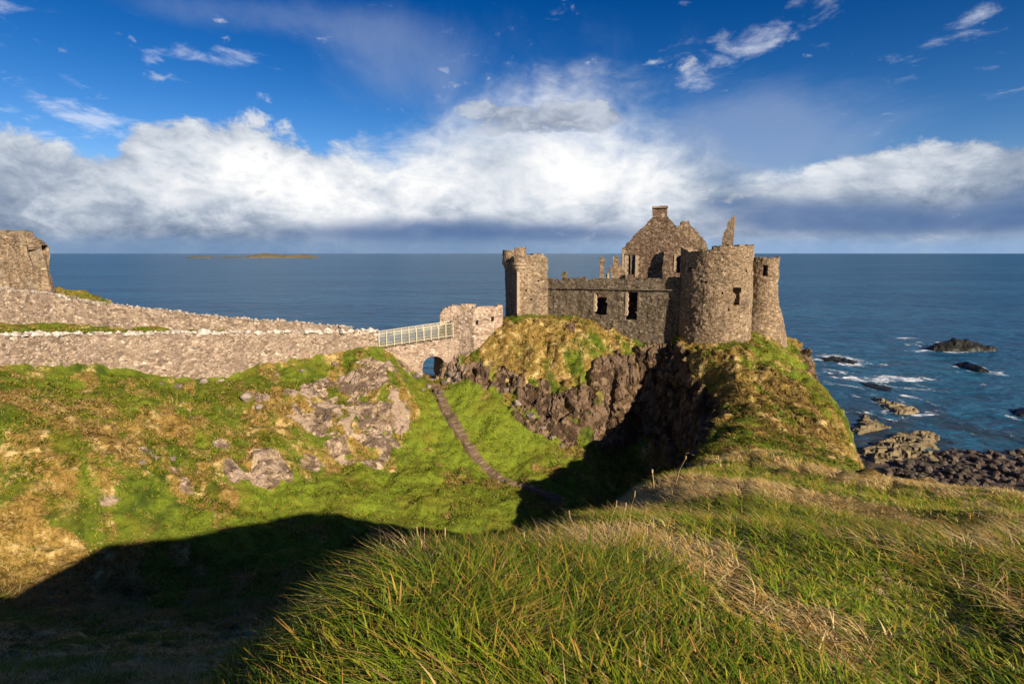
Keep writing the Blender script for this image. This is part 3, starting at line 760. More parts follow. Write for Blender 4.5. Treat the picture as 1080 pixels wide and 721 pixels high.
# broken tower on the far left
def left_tower():
    Y = 73.5; a = at(-64, 303, Y); b = at(57, 303, Y)
    z0 = a[2] - 5; top = zat(247, Y)
    t = thing('ruined_tower', 'broken brown stone tower with a sloping stepped top above the long wall', 'tower', ((a[0] + b[0]) / 2, Y, a[2]))
    og = t.location
    w = b[0] - a[0]
    tp = interp([(0, zat(247, Y)), (w * .53, zat(246.5, Y)), (w * .55, zat(243, Y)), (w * .80, zat(244, Y)), (w * .81, zat(249, Y)), (w * .87, zat(254, Y)), (w * .92, zat(257, Y)), (w * .985, zat(263, Y)), (w, zat(264, Y)), (w + 6, zat(262, Y)), (2 * w + 6, zat(252, Y)), (60, zat(250, Y))])
    bk = 1 + 5.5 / Y
    path = [(a[0], Y), (b[0] - .9, Y), ((b[0] - .9) * bk - 1.2, Y * bk), (a[0] * bk, Y * bk)]
    masonry('wall', M['ruin'], path, 1.4, z0, top + 1.5, lambda S, Z: Z < tp(S) + rag(S, .22, .9, 4), t, .2, True, batter=lambda z: np.clip((zat(262, Y) - z) * .16, 0, 3), seed=14, origin=og)
    return t
left_tower()

# ------------------------------------------------------------------ bridge
def bridge():
    A = at(400, 366, 78); B = at(478, 354.5, 80.2)
    c = (A + B) / 2
    d = (B - A); d[2] = 0; L = np.linalg.norm(d); d /= L; nrm = np.array([-d[1], d[0], 0])
    t = thing('footbridge', 'narrow stone arch bridge with timber deck crossing the gap to the castle', 'bridge', (c[0], c[1], c[2] - 6))
    og = np.array(t.location)
    path = [A - d * 2.5, B + d * 1.0]
    zt = lambda S: np.interp(S, [2.5, 2.5 + L], [A[2] - .25, B[2] - .25])
    # arch opening under the deck
    pc = at(458, 395, 79.6); sc = (pc - path[0])[:2] @ d[:2]
    r = 12.2 / FPX * 81; zs = zat(387, 79.6)
    def mk(S, Z):
        m = (Z < zt(S)) & (Z > zt(S) - 2.2 - 5.5)
        a = (np.abs(S - sc) < r) & (Z < zs) | ((S - sc) ** 2 + (Z - zs) ** 2 < r * r)
        return m & ~a
    masonry('abutment', M['bridge'], path, 2.4, A[2] - 8, B[2] + .5, mk, t, .15, rough=.035, seed=22, origin=og)
    # voussoirs
    mb = MB()
    for k in range(15):
        a0 = math.pi * k / 15 + .015; a1 = math.pi * (k + 1) / 15 - .015
        pts = []
        for off in (-.09, 2.46):
            for (aa, rr2) in ((a0, r - .04), (a1, r - .04), (a1, r + .34), (a0, r + .34)):
                q = path[0] + d * (sc + rr2 * math.cos(aa)) + nrm * off; pts.append((q[0], q[1], zs + rr2 * math.sin(aa)))
        mb.hexa(pts)
    mb.build('arch_ring', M['bridge'], t, og)
    dk = MB(); n = int(L / .2)
    for k in range(n):
        p = A + (B - A) * ((k + .5) / n); dk.bar(p + nrm * -.1 + (0, 0, -.1), p + nrm * 2.5 + (0, 0, -.1), L / n - .02, .09)
    dk.build('deck', M['deck'], t, og)
    # railings
    for side, off in (('near', .05), ('far', 2.35)):
        rl = thing('bridge_railing', 'pale timber and mesh railing along the nearer edge of the footbridge' if side == 'near' else 'pale mesh railing on the seaward edge of the footbridge, behind the nearer one', 'railing', A + nrm * off, 'railings of the footbridge')
        o2 = np.array(rl.location); hgt = 1.95
        m = 10
        for k in range(m + 1):
            p = A + (B - A) * (k / m) + nrm * off
            q = MB(); q.bar(p + (0, 0, -.15), p + (0, 0, hgt), .11, .11, up=d); q.build('post', M['wood'], rl, o2)
        for h in (.12, hgt - .06):
            q = MB(); q.bar(A + nrm * (off + .075) + (0, 0, h), B + nrm * (off + .075) + (0, 0, h), .05, .10); q.build('rail', M['wood'], rl, o2)
        q = MB(); nn = int(L / .11)
        for k in range(nn):
            p = A + (B - A) * ((k + .5) / nn) + nrm * (off + .13); q.bar(p + (0, 0, .08), p + (0, 0, hgt - .05), .094, .02, up=d)
        for h in (.5, 1.0, 1.4): q.bar(A + nrm * (off + .13) + (0, 0, h), B + nrm * (off + .13) + (0, 0, h), .02, .02)
        q.build('mesh_panel', M['steel'], rl, o2)
bridge()

# walls at the castle end of the bridge
def end_walls():
    # nearer: return wall (dark end) + face with two loopholes
    a = at(476, 360, 80.6); b = at(500, 366, 79.8); c = at(530, 345, 82)
    pth = [a, b, c]
    l1 = np.hypot(*(b - a)[:2]); l2 = np.hypot(*(c - b)[:2])
    tp = interp([(0, zat(337, 80.6)), (l1 * .4, zat(333, 80)), (l1, zat(325, 79.8)), (l1 + l2 * .3, zat(323.5, 80.5)), (l1 + l2 * .6, zat(323, 81)), (l1 + l2, zat(321, 82))])
    t = thing('barbican_wall', 'broken pinkish wall with two small loopholes at the castle end of the footbridge', 'wall', (b[0], b[1], b[2]))
    og = np.array(t.location)
    s1 = l1 + l2 * .10; s2 = l1 + l2 * .63
    def mk(S, Z):
        m = (Z < tp(S) + rag(S, .12, .7, 9))
        m &= ~((S > s1 - .22) & (S < s1 + .26) & (Z > zat(342.5, 80)) & (Z < zat(338, 80)))
        m &= ~((S > s2 - .25) & (S < s2 + .28) & (Z > zat(339, 81.3)) & (Z < zat(334, 81.3)))
        return m
    masonry('wall', M['bridge'], pth, .8, b[2] - 3, zat(319, 80), mk, t, .15, seed=31, origin=og)
    a = at(464, 345, 84); b = at(502, 343, 84.8)
    l = np.hypot(*(b - a)[:2])
    tp = interp([(0, zat(332, 84)), (.5, zat(325.5, 84)), (l * .4, zat(322, 84)), (l * .7, zat(321, 84)), (l, zat(320, 84.8))])
    t = thing('barbican_wall', 'short pinkish ruined wall with rounded left end behind the loophole wall', 'wall', (a[0], a[1], a[2]))
    og = np.array(t.location)
    masonry('wall', M['bridge'], [a, b], .9, a[2] - 3, zat(317, 84), lambda S, Z: Z < tp(S) + rag(S, .12, .7, 12), t, .16, seed=33, origin=og)
end_walls()

# ------------------------------------------------------------------ castle
def jamb(name, mat, parent, og, p, e, w, z0, z1, dep, n):
    """rough dressed upright, stones of alternating width"""
    mb = MB(); z = z0; k = 0
    while z < z1 - .05:
        h = min(.32 + .1 * ((k * 7) % 3), z1 - z); ww = w * (1 if k % 2 else .72)
        a = np.array([p[0], p[1], z]); e3 = np.array([e[0], e[1], 0]) * ww; n3 = np.array([n[0], n[1], 0]) * dep
        u = np.array([0, 0, h - .02])
        mb.hexa([a, a + e3, a + e3 + n3, a + n3, a + u, a + e3 + u, a + e3 + n3 + u, a + n3 + u]); z += h; k += 1
    return mb.build(name, mat, parent, og)

def gatehouse():
    Y = 83.2
    c0 = at(545.5, 330, Y)          # corner between the dark end and the lit face
    an = R(17); e = np.array([math.cos(an), math.sin(an)]); n = np.array([-e[1], e[0]])
    W = 4.75; D = 6.2
    c0 = c0[:2]; c1 = c0 + e * W; c2 = c1 + n * D; c3 = c0 + n * D
    zb = zat(332, Y) - 3; zt = zat(268.5, Y)
    t = thing('gatehouse_tower', 'tall square gatehouse tower with corbelled corner turrets, at the left end of the castle', 'tower', (*((c0 + c2) / 2), zb + 3))
    og = np.array(t.location)
    def tp(S):
        f = np.interp(S, [0, .5, 1.0, 2.5, 4.0, 4.6, 4.8, 8, 11, 16, 21.9], [zt - .1, zt - .2, zt, zt + .05, zt, zt - .5, zt - .9, zt - .6, zt - 1.2, zt - .8, zt])
        return f + rag(S, .16, .6, 6)
    def mk(S, Z):
        m = Z < tp(S)
        # the broken right edge of the face
        gone = (S > W - .35 - .35 * sstep(rag(Z, 1, .9, 15), -.2, .4)) & (S < W + .3) & (Z > zat(286, Y)) & (rag(Z, 1, .5, 16) > .1)
        for (s, z) in ((1.4, 306), (3.3, 296), (2.2, 316)):
            m &= ~((np.abs(S - s) < .14) & (np.abs(Z - zat(z, Y)) < .16))
        return m & ~gone
    masonry('wall', M['bridge'] if False else M['ruin'], [c0, c1, c2, c3], 1.1, zb, zt + .6, mk, t, .15, True, seed=41, origin=og)
    for (cc, dd, nn_) in ((c0, e, n),): jamb('quoin', M['dressed'], t, og, cc - nn_ * .07 - dd * .05, dd, .55, zb + 3.2, zt - (1.6 if cc is c0 else 3.0), .5, nn_)
    # corbelled turrets on the two near corners of the end wall
    for (cc, rad, top, seed) in ((c0 + e * .35 + n * .35, 1.05, zat(261.5, Y), 1), (c3 + e * .5 - n * .5, 1.05, zat(264, Y + 5), 2)):
        nseg = 22; zc = zat(284, Y); z1 = zat(277.5, Y)
        ring = [cc + rad * np.array([math.cos(q), math.sin(q)]) for q in np.linspace(0, 2 * math.pi, nseg, endpoint=False)]
        tur = masonry('turret', M['ruin'], ring, .45, z1, top + .4, lambda S, Z: (Z < top - 1.3 + 1.3 * (np.sin(S * 1.25 + seed) > -.1) + rag(S, .12, .5, seed)), t, .16, True, seed=50 + seed, rough=.03, origin=og)
        V, F = [], []
        prof = [(rad * .35, zc - .55), (rad * .62, zc - .1), (rad * .64, zc), (rad * .82, zc + .12), (rad * .84, zc + .42), (rad * 1.04, z1 - .22), (rad * 1.05, z1 + .01), (rad * .9, z1 + .012)]
        for r2, z in prof:
            V += [(cc[0] + r2 * math.cos(q) - og[0], cc[1] + r2 * math.sin(q) - og[1], z - og[2]) for q in np.linspace(0, 2 * math.pi, 28, endpoint=False)]
        for a in range(len(prof) - 1):
            for i in range(28):
                j = (i + 1) % 28; F.append((a * 28 + i, a * 28 + j, (a + 1) * 28 + j, (a + 1) * 28 + i))
        link('corbel', raw_mesh('corbel', V, F), M['dressed'], tur)
    return c1, c2
gate_c1, gate_c2 = gatehouse()

RT = at(751, 360, 78.0)           # round tower axis
RT_R = 4.75
def curtain():
    a = np.array([*(gate_c1 + (gate_c2 - gate_c1) * .18)]); b = np.array([RT[0] - 3.9, RT[1] - .9])
    e = (b - a) / np.linalg.norm(b - a); n = np.array([-e[1], e[0]]); L = np.linalg.norm(b - a)
    Yf = lambda s: a[1] + e[1] * s
    def pxs(px): # s where the wall crosses this bearing
        q = (px - 540) / FPX
        # x = q * depth ; depth = Y*CP + (36-z)*SP with z about 30
        for s in np.linspace(-1, L + 2, 1200):
            p = a + e * s
            if p[0] >= q * (p[1] * CP + 5.5 * SP): return s
        return L
    t = thing('curtain_wall', 'dark rubble curtain wall with two tall openings between gatehouse and round tower', 'wall', (*((a + b) / 2), zat(335, 82)))
    og = np.array(t.location)
    zt0, zt1 = zat(294.5, a[1]), zat(294, b[1])
    zl0, zl1 = zat(304, a[1]), zat(306.5, b[1])
    zb = min(zat(338, 84), zat(345, 78)) - 3.5
    bumps = [(pxs(583), .25, 1.6), (pxs(594), 1.1, .55), (pxs(603), .35, 1.3), (pxs(614), .45, 1.0), (pxs(624), .3, 1.3)]
    top = lambda S: np.interp(S, [0, L], [zt0, zt1])
    led = lambda S: np.interp(S, [0, L], [zl0, zl1])
    def tp(S):
        r = top(S) + rag(S, .14, .9, 17) + .12
        for c, h, w in bumps: r = np.maximum(r, top(S) - .25 + h * 1.25 * (np.abs(S - c) < w / 2 + rag(S, .2, .4, 2)))
        r = r - .5 * np.exp(-((S - pxs(588.5)) / .55) ** 2) - .3 * np.exp(-((S - pxs(620)) / .5) ** 2)
        return r
    w1 = (pxs(626.5), pxs(640), zat(333, 81.5), zat(309, 81.5)); w2 = (pxs(660), pxs(672.5), zat(337, 80), zat(307.5, 80))
    def mk(S, Z):
        m = Z < led(S) + .02
        for (s0, s1, z0, z1) in (w1, w2): m &= ~hole(S, Z, s0, s1, z0, z1, wob=.1)
        return m
    masonry('wall', M['curtain'], [a, b], 1.3, zb, max(zl0, zl1) + .3, mk, t, .17, seed=61, origin=og)
    a2 = a + n * .22; b2 = b + n * .22
    masonry('parapet', M['curtain'], [a2, b2], .75, min(zl0, zl1) - .25, max(zt0, zt1) + 1.7, lambda S, Z: (Z < tp(S)) & (Z > led(S) - .2), t, .17, seed=64, origin=og)
    # string course
    mb = MB(); k = int(L / .6)
    for i in range(k):
        s0 = L * i / k; s1 = L * (i + 1) / k - .02; p = a + e * s0 - n * .1; q = a + e * s1 - n * .1
        m_ = (s0 + s1) / 2; mb.bar((*p, led(s0) + .06), (*q, led(s1) + .06), .36, .14 + .05 * random.random())
    mb.build('string_course', M['curtain'], t, og)
    for (s0, s1, z0, z1) in (w1, w2):
        p = a + e * (s0 - .02) - n * .07
        jamb('jamb', M['dressed'], t, og, p, e, .34, z0 + .5, z1 - .05, 1.15, n)
        mb = MB(); p = a + e * (s0 - .35) - n * .05; q = a + e * (s1 + .3) - n * .05
        mb.bar((*(p + n * .5), z1 + .1), (*(q + n * .5), z1 + .1), 1.0, .26); mb.build('lintel', M['gable'], t, og)
    return a, e, n, L, pxs
CW = curtain()
def dark_backing():  # wall added behind the curtain openings so that they read dark
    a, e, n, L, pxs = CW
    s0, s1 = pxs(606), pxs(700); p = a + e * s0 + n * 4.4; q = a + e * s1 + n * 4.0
    t = thing('dark_backing_wall', 'added inner wall that makes the openings of the curtain wall look dark', 'wall', (*((p + q) / 2), zat(335, 85))); og = np.array(t.location)
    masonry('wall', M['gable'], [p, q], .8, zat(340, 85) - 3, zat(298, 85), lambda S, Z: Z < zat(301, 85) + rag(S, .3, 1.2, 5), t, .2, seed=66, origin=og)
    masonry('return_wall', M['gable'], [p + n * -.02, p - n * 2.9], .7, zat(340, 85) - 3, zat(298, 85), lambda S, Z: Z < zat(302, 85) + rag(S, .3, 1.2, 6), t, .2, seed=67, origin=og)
dark_backing()

def hall():
    Y = 90.5
    def sx(px, py, y): return at(px, py, y)[0]
    a = np.array([sx(657.5, 275, Y), Y + 1.2]); b = np.array([sx(738, 275, Y - 1.2), Y - 1.6])
    e = (b - a) / np.linalg.norm(b - a); n = np.array([-e[1], e[0]]); L = np.linalg.norm(b - a)
    S_ = lambda px: np.interp(px, [657.5, 738], [0, L])
    z = lambda py: zat(py, Y)
    t = thing('gabled_hall', 'roofless hall with tall dark stone gable and chimney, rising above the curtain wall', 'building', (*((a + b) / 2), z(305)))
    og = np.array(t.location)
    tp = interp([(0, z(262)), (S_(660), z(261)), (S_(661.5), z(257.5)), (S_(687), z(229.5)), (S_(703), z(228)), (S_(712), z(239)), (S_(735), z(262.5)), (L, z(265))])
    d0, d1 = S_(664.5), S_(671.5)
    def mk(S, Z):
        m = Z < tp(S) + rag(S, .16, .6, 23)
        m &= ~((S > d0) & (S < d1) & (Z > z(290)) & (Z < z(269.5)))
        m &= ~((S > S_(713.5)) & (S < S_(720)) & (Z > z(287)) & (Z < z(262)) & (rag(Z, 1, .6, 5) > -.75))
        return m
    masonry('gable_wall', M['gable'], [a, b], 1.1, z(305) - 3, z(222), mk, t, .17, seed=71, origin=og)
    ca = a + e * S_(687.6); cb = a + e * S_(702.6)
    masonry('chimney', M['gable'], [ca - n * .1, cb - n * .1, cb + n * 1.2, ca + n * 1.2], .5, z(229.5), z(216.5), lambda S, Z: Z < z(217.5) + rag(S, .1, .4, 24), t, .16, True, seed=72, origin=og)
    mb = MB()   # projecting coping of the chimney
    for (p, q) in ((ca - n * .2 - e * .1, cb - n * .2 + e * .1), (ca + n * 1.3 - e * .1, cb + n * 1.3 + e * .1)): mb.bar((*p, z(218.7)), (*q, z(218.7)), .3, .22)
    mb.build('chimney_cap', M['ruin'], t, og)
    # side walls running back
    back = a + n * 13
    masonry('side_wall', M['gable'], [a + n * 1.15 + e * .05, back + e * .05], 1.0, z(305) - 3, z(258), lambda S, Z: Z < z(263) - .12 * S + rag(S, .3, 1.2, 26), t, .2, side=-1, seed=74, origin=og)
    b2 = b + n * 1.15; masonry('side_wall', M['gable'], [b2, b2 + n * 11], 1.0, z(305) - 3, z(258), lambda S, Z: Z < z(264) + rag(S, .3, 1.2, 27), t, .2, seed=75, origin=og)
    masonry('rear_wall', M['gable'], [back + n * -.6 + e * 1.2, b2 + n * 11 + e * -1.2], 1.0, z(305) - 3, z(262), lambda S, Z: Z < z(268) + rag(S, .4, 1.5, 28), t, .2, seed=76, origin=og)
    # pale dressed doorway and its inner strip
    for s in (d0 - .62, d1 + .02):
        jamb('jamb', M['dressed'], t, og, a + e * s - n * .12, e, .6, z(292), z(269), .9, n)
    jamb('jamb', M['dressed'], t, og, a + e * S_(711.3) - n * .1, e, .36, z(286), z(268), .7, n)
    jamb('quoin', M['dressed'], t, og, a + e * .02 - n * .08, e, .42, z(293), z(263), .5, n)
    mb = MB(); p = a + e * (d0 - .6) - n * .1; q = a + e * (d1 + .65) - n * .1
    mb.bar((*(p + n * .3), z(268)), (*(q + n * .3), z(268)), .7, .3); mb.build('lintel', M['gable'], t, og)
    # second gable further back
    Y2 = 97.5; a2 = np.array([sx(700, 262, Y2), Y2]); b2 = np.array([sx(744, 262, Y2), Y2 - 1.5]); L2 = np.linalg.norm(b2 - a2)
    S2 = lambda px: np.interp(px, [700, 744], [0, L2]); z2 = lambda py: zat(py, Y2)
    t = thing('gable_end', 'second smaller stone gable with blunt top, half hidden behind the tall one', 'wall', (*((a2 + b2) / 2), z2(300)))
    og = np.array(t.location)
    tp2 = interp([(0, z2(256)), (S2(715.5), z2(237)), (S2(716), z2(233.5)), (S2(724), z2(233)), (S2(725), z2(236.5)), (S2(741), z2(255)), (L2, z2(262))])
    masonry('wall', M['castle'], [a2, b2], 1.0, z2(305) - 3, z2(229), lambda S, Z: Z < tp2(S) + rag(S, .12, .6, 33), t, .18, seed=77, origin=og)
hall()

def fragments():
    # slender upright and the little gable with a stub chimney, behind the curtain wall
    Y = 87.5; z = lambda py: zat(py, Y); x = lambda px: at(px, 285, Y)[0]
    g = z(308)
    t = thing('stone_pier', 'slender upright stone pier standing alone behind the curtain wall', 'pillar', (x(634.5), Y, g)); og = np.array(t.location)
    masonry('shaft', M['ruin'], [(x(632.2), Y), (x(637), Y - .2), (x(637) + .15, Y + .7), (x(632.2) + .15, Y + .9)], .3, g - 2, z(270), lambda S, Z: Z < z(271.5) + rag(S, .12, .3, 7), t, .14, True, seed=80, rough=.03, origin=og)
    t = thing('small_gable', 'small broken stone gable with stub chimney beside the slender pier', 'wall', (x(648), Y, g)); og = np.array(t.location)
    Yb = 88.5; z = lambda py: zat(py, Yb); x = lambda px: at(px, 285, Yb)[0]; L = x(659) - x(639)
    s = lambda px: np.interp(px, [639, 659], [0, L])
    tp = interp([(0, z(290)), (s(641), z(287)), (s(642), z(284)), (s(646), z(279)), (s(646.3), z(270)), (s(651.5), z(270)), (s(652), z(276)), (s(656), z(283)), (L, z(287))])
    def mk(S, Z):
        m = Z < tp(S) + rag(S, .1, .4, 8)
        m &= ~((S > s(643)) & (S < s(645.2)) & (Z < z(287)) & (Z > z(294)))
        return m
    masonry('wall', M['ruin'], [(x(639), Yb), (x(659), Yb - .6)], .9, z(308) - 2, z(267), mk, t, .15, seed=81, origin=og)
    jamb('jamb', M['dressed'], t, og, (x(640.5), Yb - .15), (1, 0), .35, z(297), z(288), .4, (0, 1))
fragments()

def ring_path(c, r, n=72, rx=1.0, ry=1.0):
    return [np.array([c[0] + r * rx * math.cos(q), c[1] + r * ry * math.sin(q)]) for q in np.linspace(0, 2 * math.pi, n, endpoint=False)]

def round_tower():
    c = RT; zt = zat(259.5, 78); zb = zat(366, 72) - 3.5
    t = thing('round_tower', 'big round stone tower with ragged rim and one slit window, tallest of the two', 'tower', (c[0], c[1], zb + 3)); og = np.array(t.location)
    per = 2 * math.pi * RT_R
    def sof(px):   # arc position on the front side seen at this bearing
        q = (px - 750.5) / 37.0; return (1.5 * math.pi + math.asin(max(-1, min(1, q))) + R(20) * -1) / (2 * math.pi) * per
    sv = lambda px: sof(px) % per
    def tp(S):
        th = S / per * 2 * math.pi
        low = np.exp(-((th - 3.75) / .55) ** 2)
        return zt - .75 * low + rag(S, .18, .9, 19) - .5 * (np.abs(th - 1.9) < .5)
    w = sv(772); w2 = sv(724)
    def mk(S, Z):
        m = Z < tp(S)
        m &= ~((np.abs(S - w + rag(Z, .12, .5, 3)) < .34 + .22 * (np.abs(Z - zat(305, 74)) < .45)) & (Z > zat(321.5, 74)) & (Z < zat(302.5, 74)))
        m &= ~((np.abs(S - w2) < .4 + rag(Z, .1, .3, 4)) & (Z > zat(287, 75)) & (Z < zat(282, 75)))
        for px, py in ((765, 326), (758, 309), (741, 297), (780, 286)):
            m &= ~((np.abs(S - sv(px)) < .15) & (np.abs(Z - zat(py, 73.5)) < .16))
        return m
    masonry('wall', M['castle'], ring_path(c, RT_R), 1.25, zb, zt + .6, mk, t, .17, True, batter=lambda z: np.clip((zat(330, 74) - z) * .05, 0, 1) + .1 * np.sin(z * .5), seed=91, rough=.06, origin=og)
    # leaning shard on the rim
    Y = 81.0; x = lambda px: at(px, 245, Y)[0]; z = lambda py: zat(py, Y)
    L = x(772) - x(760)
    tp2 = interp([(0, z(262)), (x(761.5) - x(760), z(259)), (x(763) - x(760), z(245)), (x(765.5) - x(760), z(242.5)), (x(766) - x(760), z(236)), (x(769) - x(760), z(230.5)), (x(771.8) - x(760), z(227.5)), (L, z(228))])
    p = [(x(760), Y), (x(772), Y - .7)]
    sh = masonry('chimney_shard', M['castle'], p, .9, z(266), z(226), lambda S, Z: Z < tp2(S) + rag(Z, .08, .4, 9), t, .13, seed=93, rough=.03, origin=og)
    # second round tower on the seaward side
    c2 = at(801, 345, 84.5); r2 = 2.12
    zt2 = zat(271.5, 84); zb2 = zat(350, 82) - 3
    t2 = thing('round_tower', 'smaller round tower with flared foot and one window beside the big round tower', 'tower', (c2[0], c2[1], zb2 + 3)); og = np.array(t2.location)
    per2 = 2 * math.pi * r2
    sv2 = lambda px: ((1.5 * math.pi - R(23) + math.asin((px - 801) / 15.5)) / (2 * math.pi) * per2) % per2
    s3 = sv2(802.5); s4 = sv2(788.5)
    def mk2(S, Z):
        th = S / per2 * 2 * math.pi
        m = Z < zt2 + rag(S, .16, .7, 29) - .35 * (np.cos(th - 2.2) > .3)
        m &= ~((np.abs(S - s3 + rag(Z, .05, .4, 2)) < .33) & (Z > zat(290.5, 82.5)) & (Z < zat(280, 82.5)))
        m &= ~((np.abs(S - s4) < .45) & (Z > zat(321, 82.5)) & (Z < zat(307, 82.5)))
        return m
    masonry('wall', M['castle'], ring_path(c2, r2, 48), .8, zb2, zt2 + .5, mk2, t2, .15, True, batter=lambda z: np.clip((zat(300, 82) - z) * .10, 0, .6) + np.clip((zat(322, 82) - z) * .22, 0, 2.2), seed=95, rough=.05, origin=og)
    # broken walls linking the towers and closing the court on the seaward side
    t3 = thing('linking_wall', 'short broken wall joining the two round towers', 'wall', (c2[0] - 2, c2[1] + 1, zb2 + 3)); og = np.array(t3.location)
    masonry('wall', M['castle'], [(c[0] + 3.5, c[1] + 3.4), (c2[0] - 1.0, c2[1] + .6)], .9, zb2, zat(274, 84), lambda S, Z: Z < zat(276, 84) + rag(S, .4, .8, 39), t3, .17, seed=97, origin=og)
round_tower()

# ------------------------------------------------------------------ path with worn steps
def path():
    px = [(459, 406), (462, 415), (468, 427), (478, 444), (488, 461), (498, 476), (508, 488), (516, 497), (526, 504), (540, 510), (556, 514), (572, 520), (590, 528)]
    P = np.array([hit(*p) for p in px])
    s = np.concatenate([[0], np.cumsum(np.linalg.norm(np.diff(P[:, :2], axis=0), axis=1))])
    n = int(s[-1] / .25); ss = np.linspace(0, s[-1], n)
    x = np.interp(ss, s, P[:, 0]); y = np.interp(ss, s, P[:, 1])
    for _ in range(6): x[1:-1] = (x[:-2] + x[2:] + 2 * x[1:-1]) / 4; y[1:-1] = (y[:-2] + y[2:] + 2 * y[1:-1]) / 4
    d = np.stack([np.gradient(x), np.gradient(y)], -1); d /= np.linalg.norm(d, axis=1, keepdims=True); nn = np.stack([-d[:, 1], d[:, 0]], -1)
    W = .45 + .7 * fbm(P3(ss / 1.3, 3), 3, 4)
    V = []; k = 7
    for i in range(n):
        for j in range(k):
            w = (j / (k - 1) * 2 - 1) * W[i]; q = np.array([x[i], y[i]]) + nn[i] * w
            V.append((q[0], q[1], hz(*q) + .14 + .05 * (1 - (w / W[i]) ** 2) - (.45 if abs(w) > W[i] * .99 else 0)))
    # surface follows the ground
    F = [(i * k + j, i * k + j + 1, (i + 1) * k + j + 1, (i + 1) * k + j) for i in range(n - 1) for j in range(k - 1)]
    o = props(link('path', raw_mesh('path', V, F, smooth=True), M['earth']), kind='structure')
    # step stones: individual slabs laid in the path
    proto = rock_mesh('step_stone', 4, 2, .2, (1, 1, 1), 6); proto.materials.append(M['step'])
    prev = -1
    i = 4
    while i < n - 14:
        i += random.choice((2, 3, 3, 4))
        if random.random() < .12: continue
        st = link('step_stone', proto); e = nn[i]
        st.location = (x[i], y[i], float(hz(x[i], y[i])) + .17)
        st.scale = (W[i] * random.uniform(.6, 1.0), random.uniform(.15, .27), random.uniform(.10, .18))
        st.rotation_euler = (0, 0, math.atan2(e[1], e[0]) + random.uniform(-.2, .2))
        props(st, 'worn reddish stone step laid across the narrow grass path', 'step', 'stone steps down the path')
path()

# ------------------------------------------------------------------ loose rocks on the slope
def boulders():
    lst = [(215, 403, .9), (188, 408, .55), (232, 402, .5), (262, 421, .9), (292, 396, .5), (352, 384, .6), (170, 405, .4), (318, 391, .45), (273, 430, .5), (150, 488, .45), (182, 484, .4), (228, 470, .4), (310, 428, .45),
           (438, 398, .8), (452, 408, .6), (470, 404, .7), (476, 396, .8), (445, 412, .5), (466, 414, .6), (484, 402, .7), (545, 425, .8), (560, 440, .9), (572, 452, .7), (535, 412, .6), (582, 462, .6), (592, 470, .5), (503, 632, 0), (519, 640, 0)]
    protos = []
    for k in range(5):
        me = rock_mesh('boulder', 40 + k, 3, .3, (1, .85, .7), 8); me.materials.append(M['boulder']); protos.append(me)
    for i, (px, py, s) in enumerate(lst):
        if not s: continue
        p = hit(px, py)
        if p[1] < 30: continue
        o = link('boulder', protos[i % 5]); o.location = (p[0], p[1], p[2] + s * .12); o.scale = (s * .8,) * 3
        o.rotation_euler = (random.uniform(-.3, .3), random.uniform(-.3, .3), random.uniform(0, 6.28))
        lab = 'pale lichened boulder lying at the foot of the long rubble wall' if i < 13 else ('lichened boulder lying by the rocks under the bridge arch' if i < 20 else 'angular boulder fallen at the foot of the castle cliff')
        props(o, lab, 'boulder', ['boulders below the long wall', 'boulders under the bridge', 'boulders under the castle cliff'][0 if i < 13 else 1 if i < 20 else 2])
boulders()
def arch_shade_rock():  # rock added behind the arch to darken its right half
    me = rock_mesh('arch_shade_rock', 51, 4, .4, (1, .9, 1.3), 10); me.materials.append(M['boulder']); p = at(467, 392, 82.6)
    o = link('arch_shade_rock', me); o.location = (p[0] + .3, p[1], float(hz(p[0] + .3, p[1])) + 1.0); o.scale = (1.65, 1.8, 2.5)
    props(o, 'rough rock added to darken the right half of the bridge arch', 'rock')
arch_shade_rock()

# ------------------------------------------------------------------ shore
def on_sea(px, py, z=0.0):
    d = ray(px, py); t = (36 - z) / -d[2]; return CAM + d * t

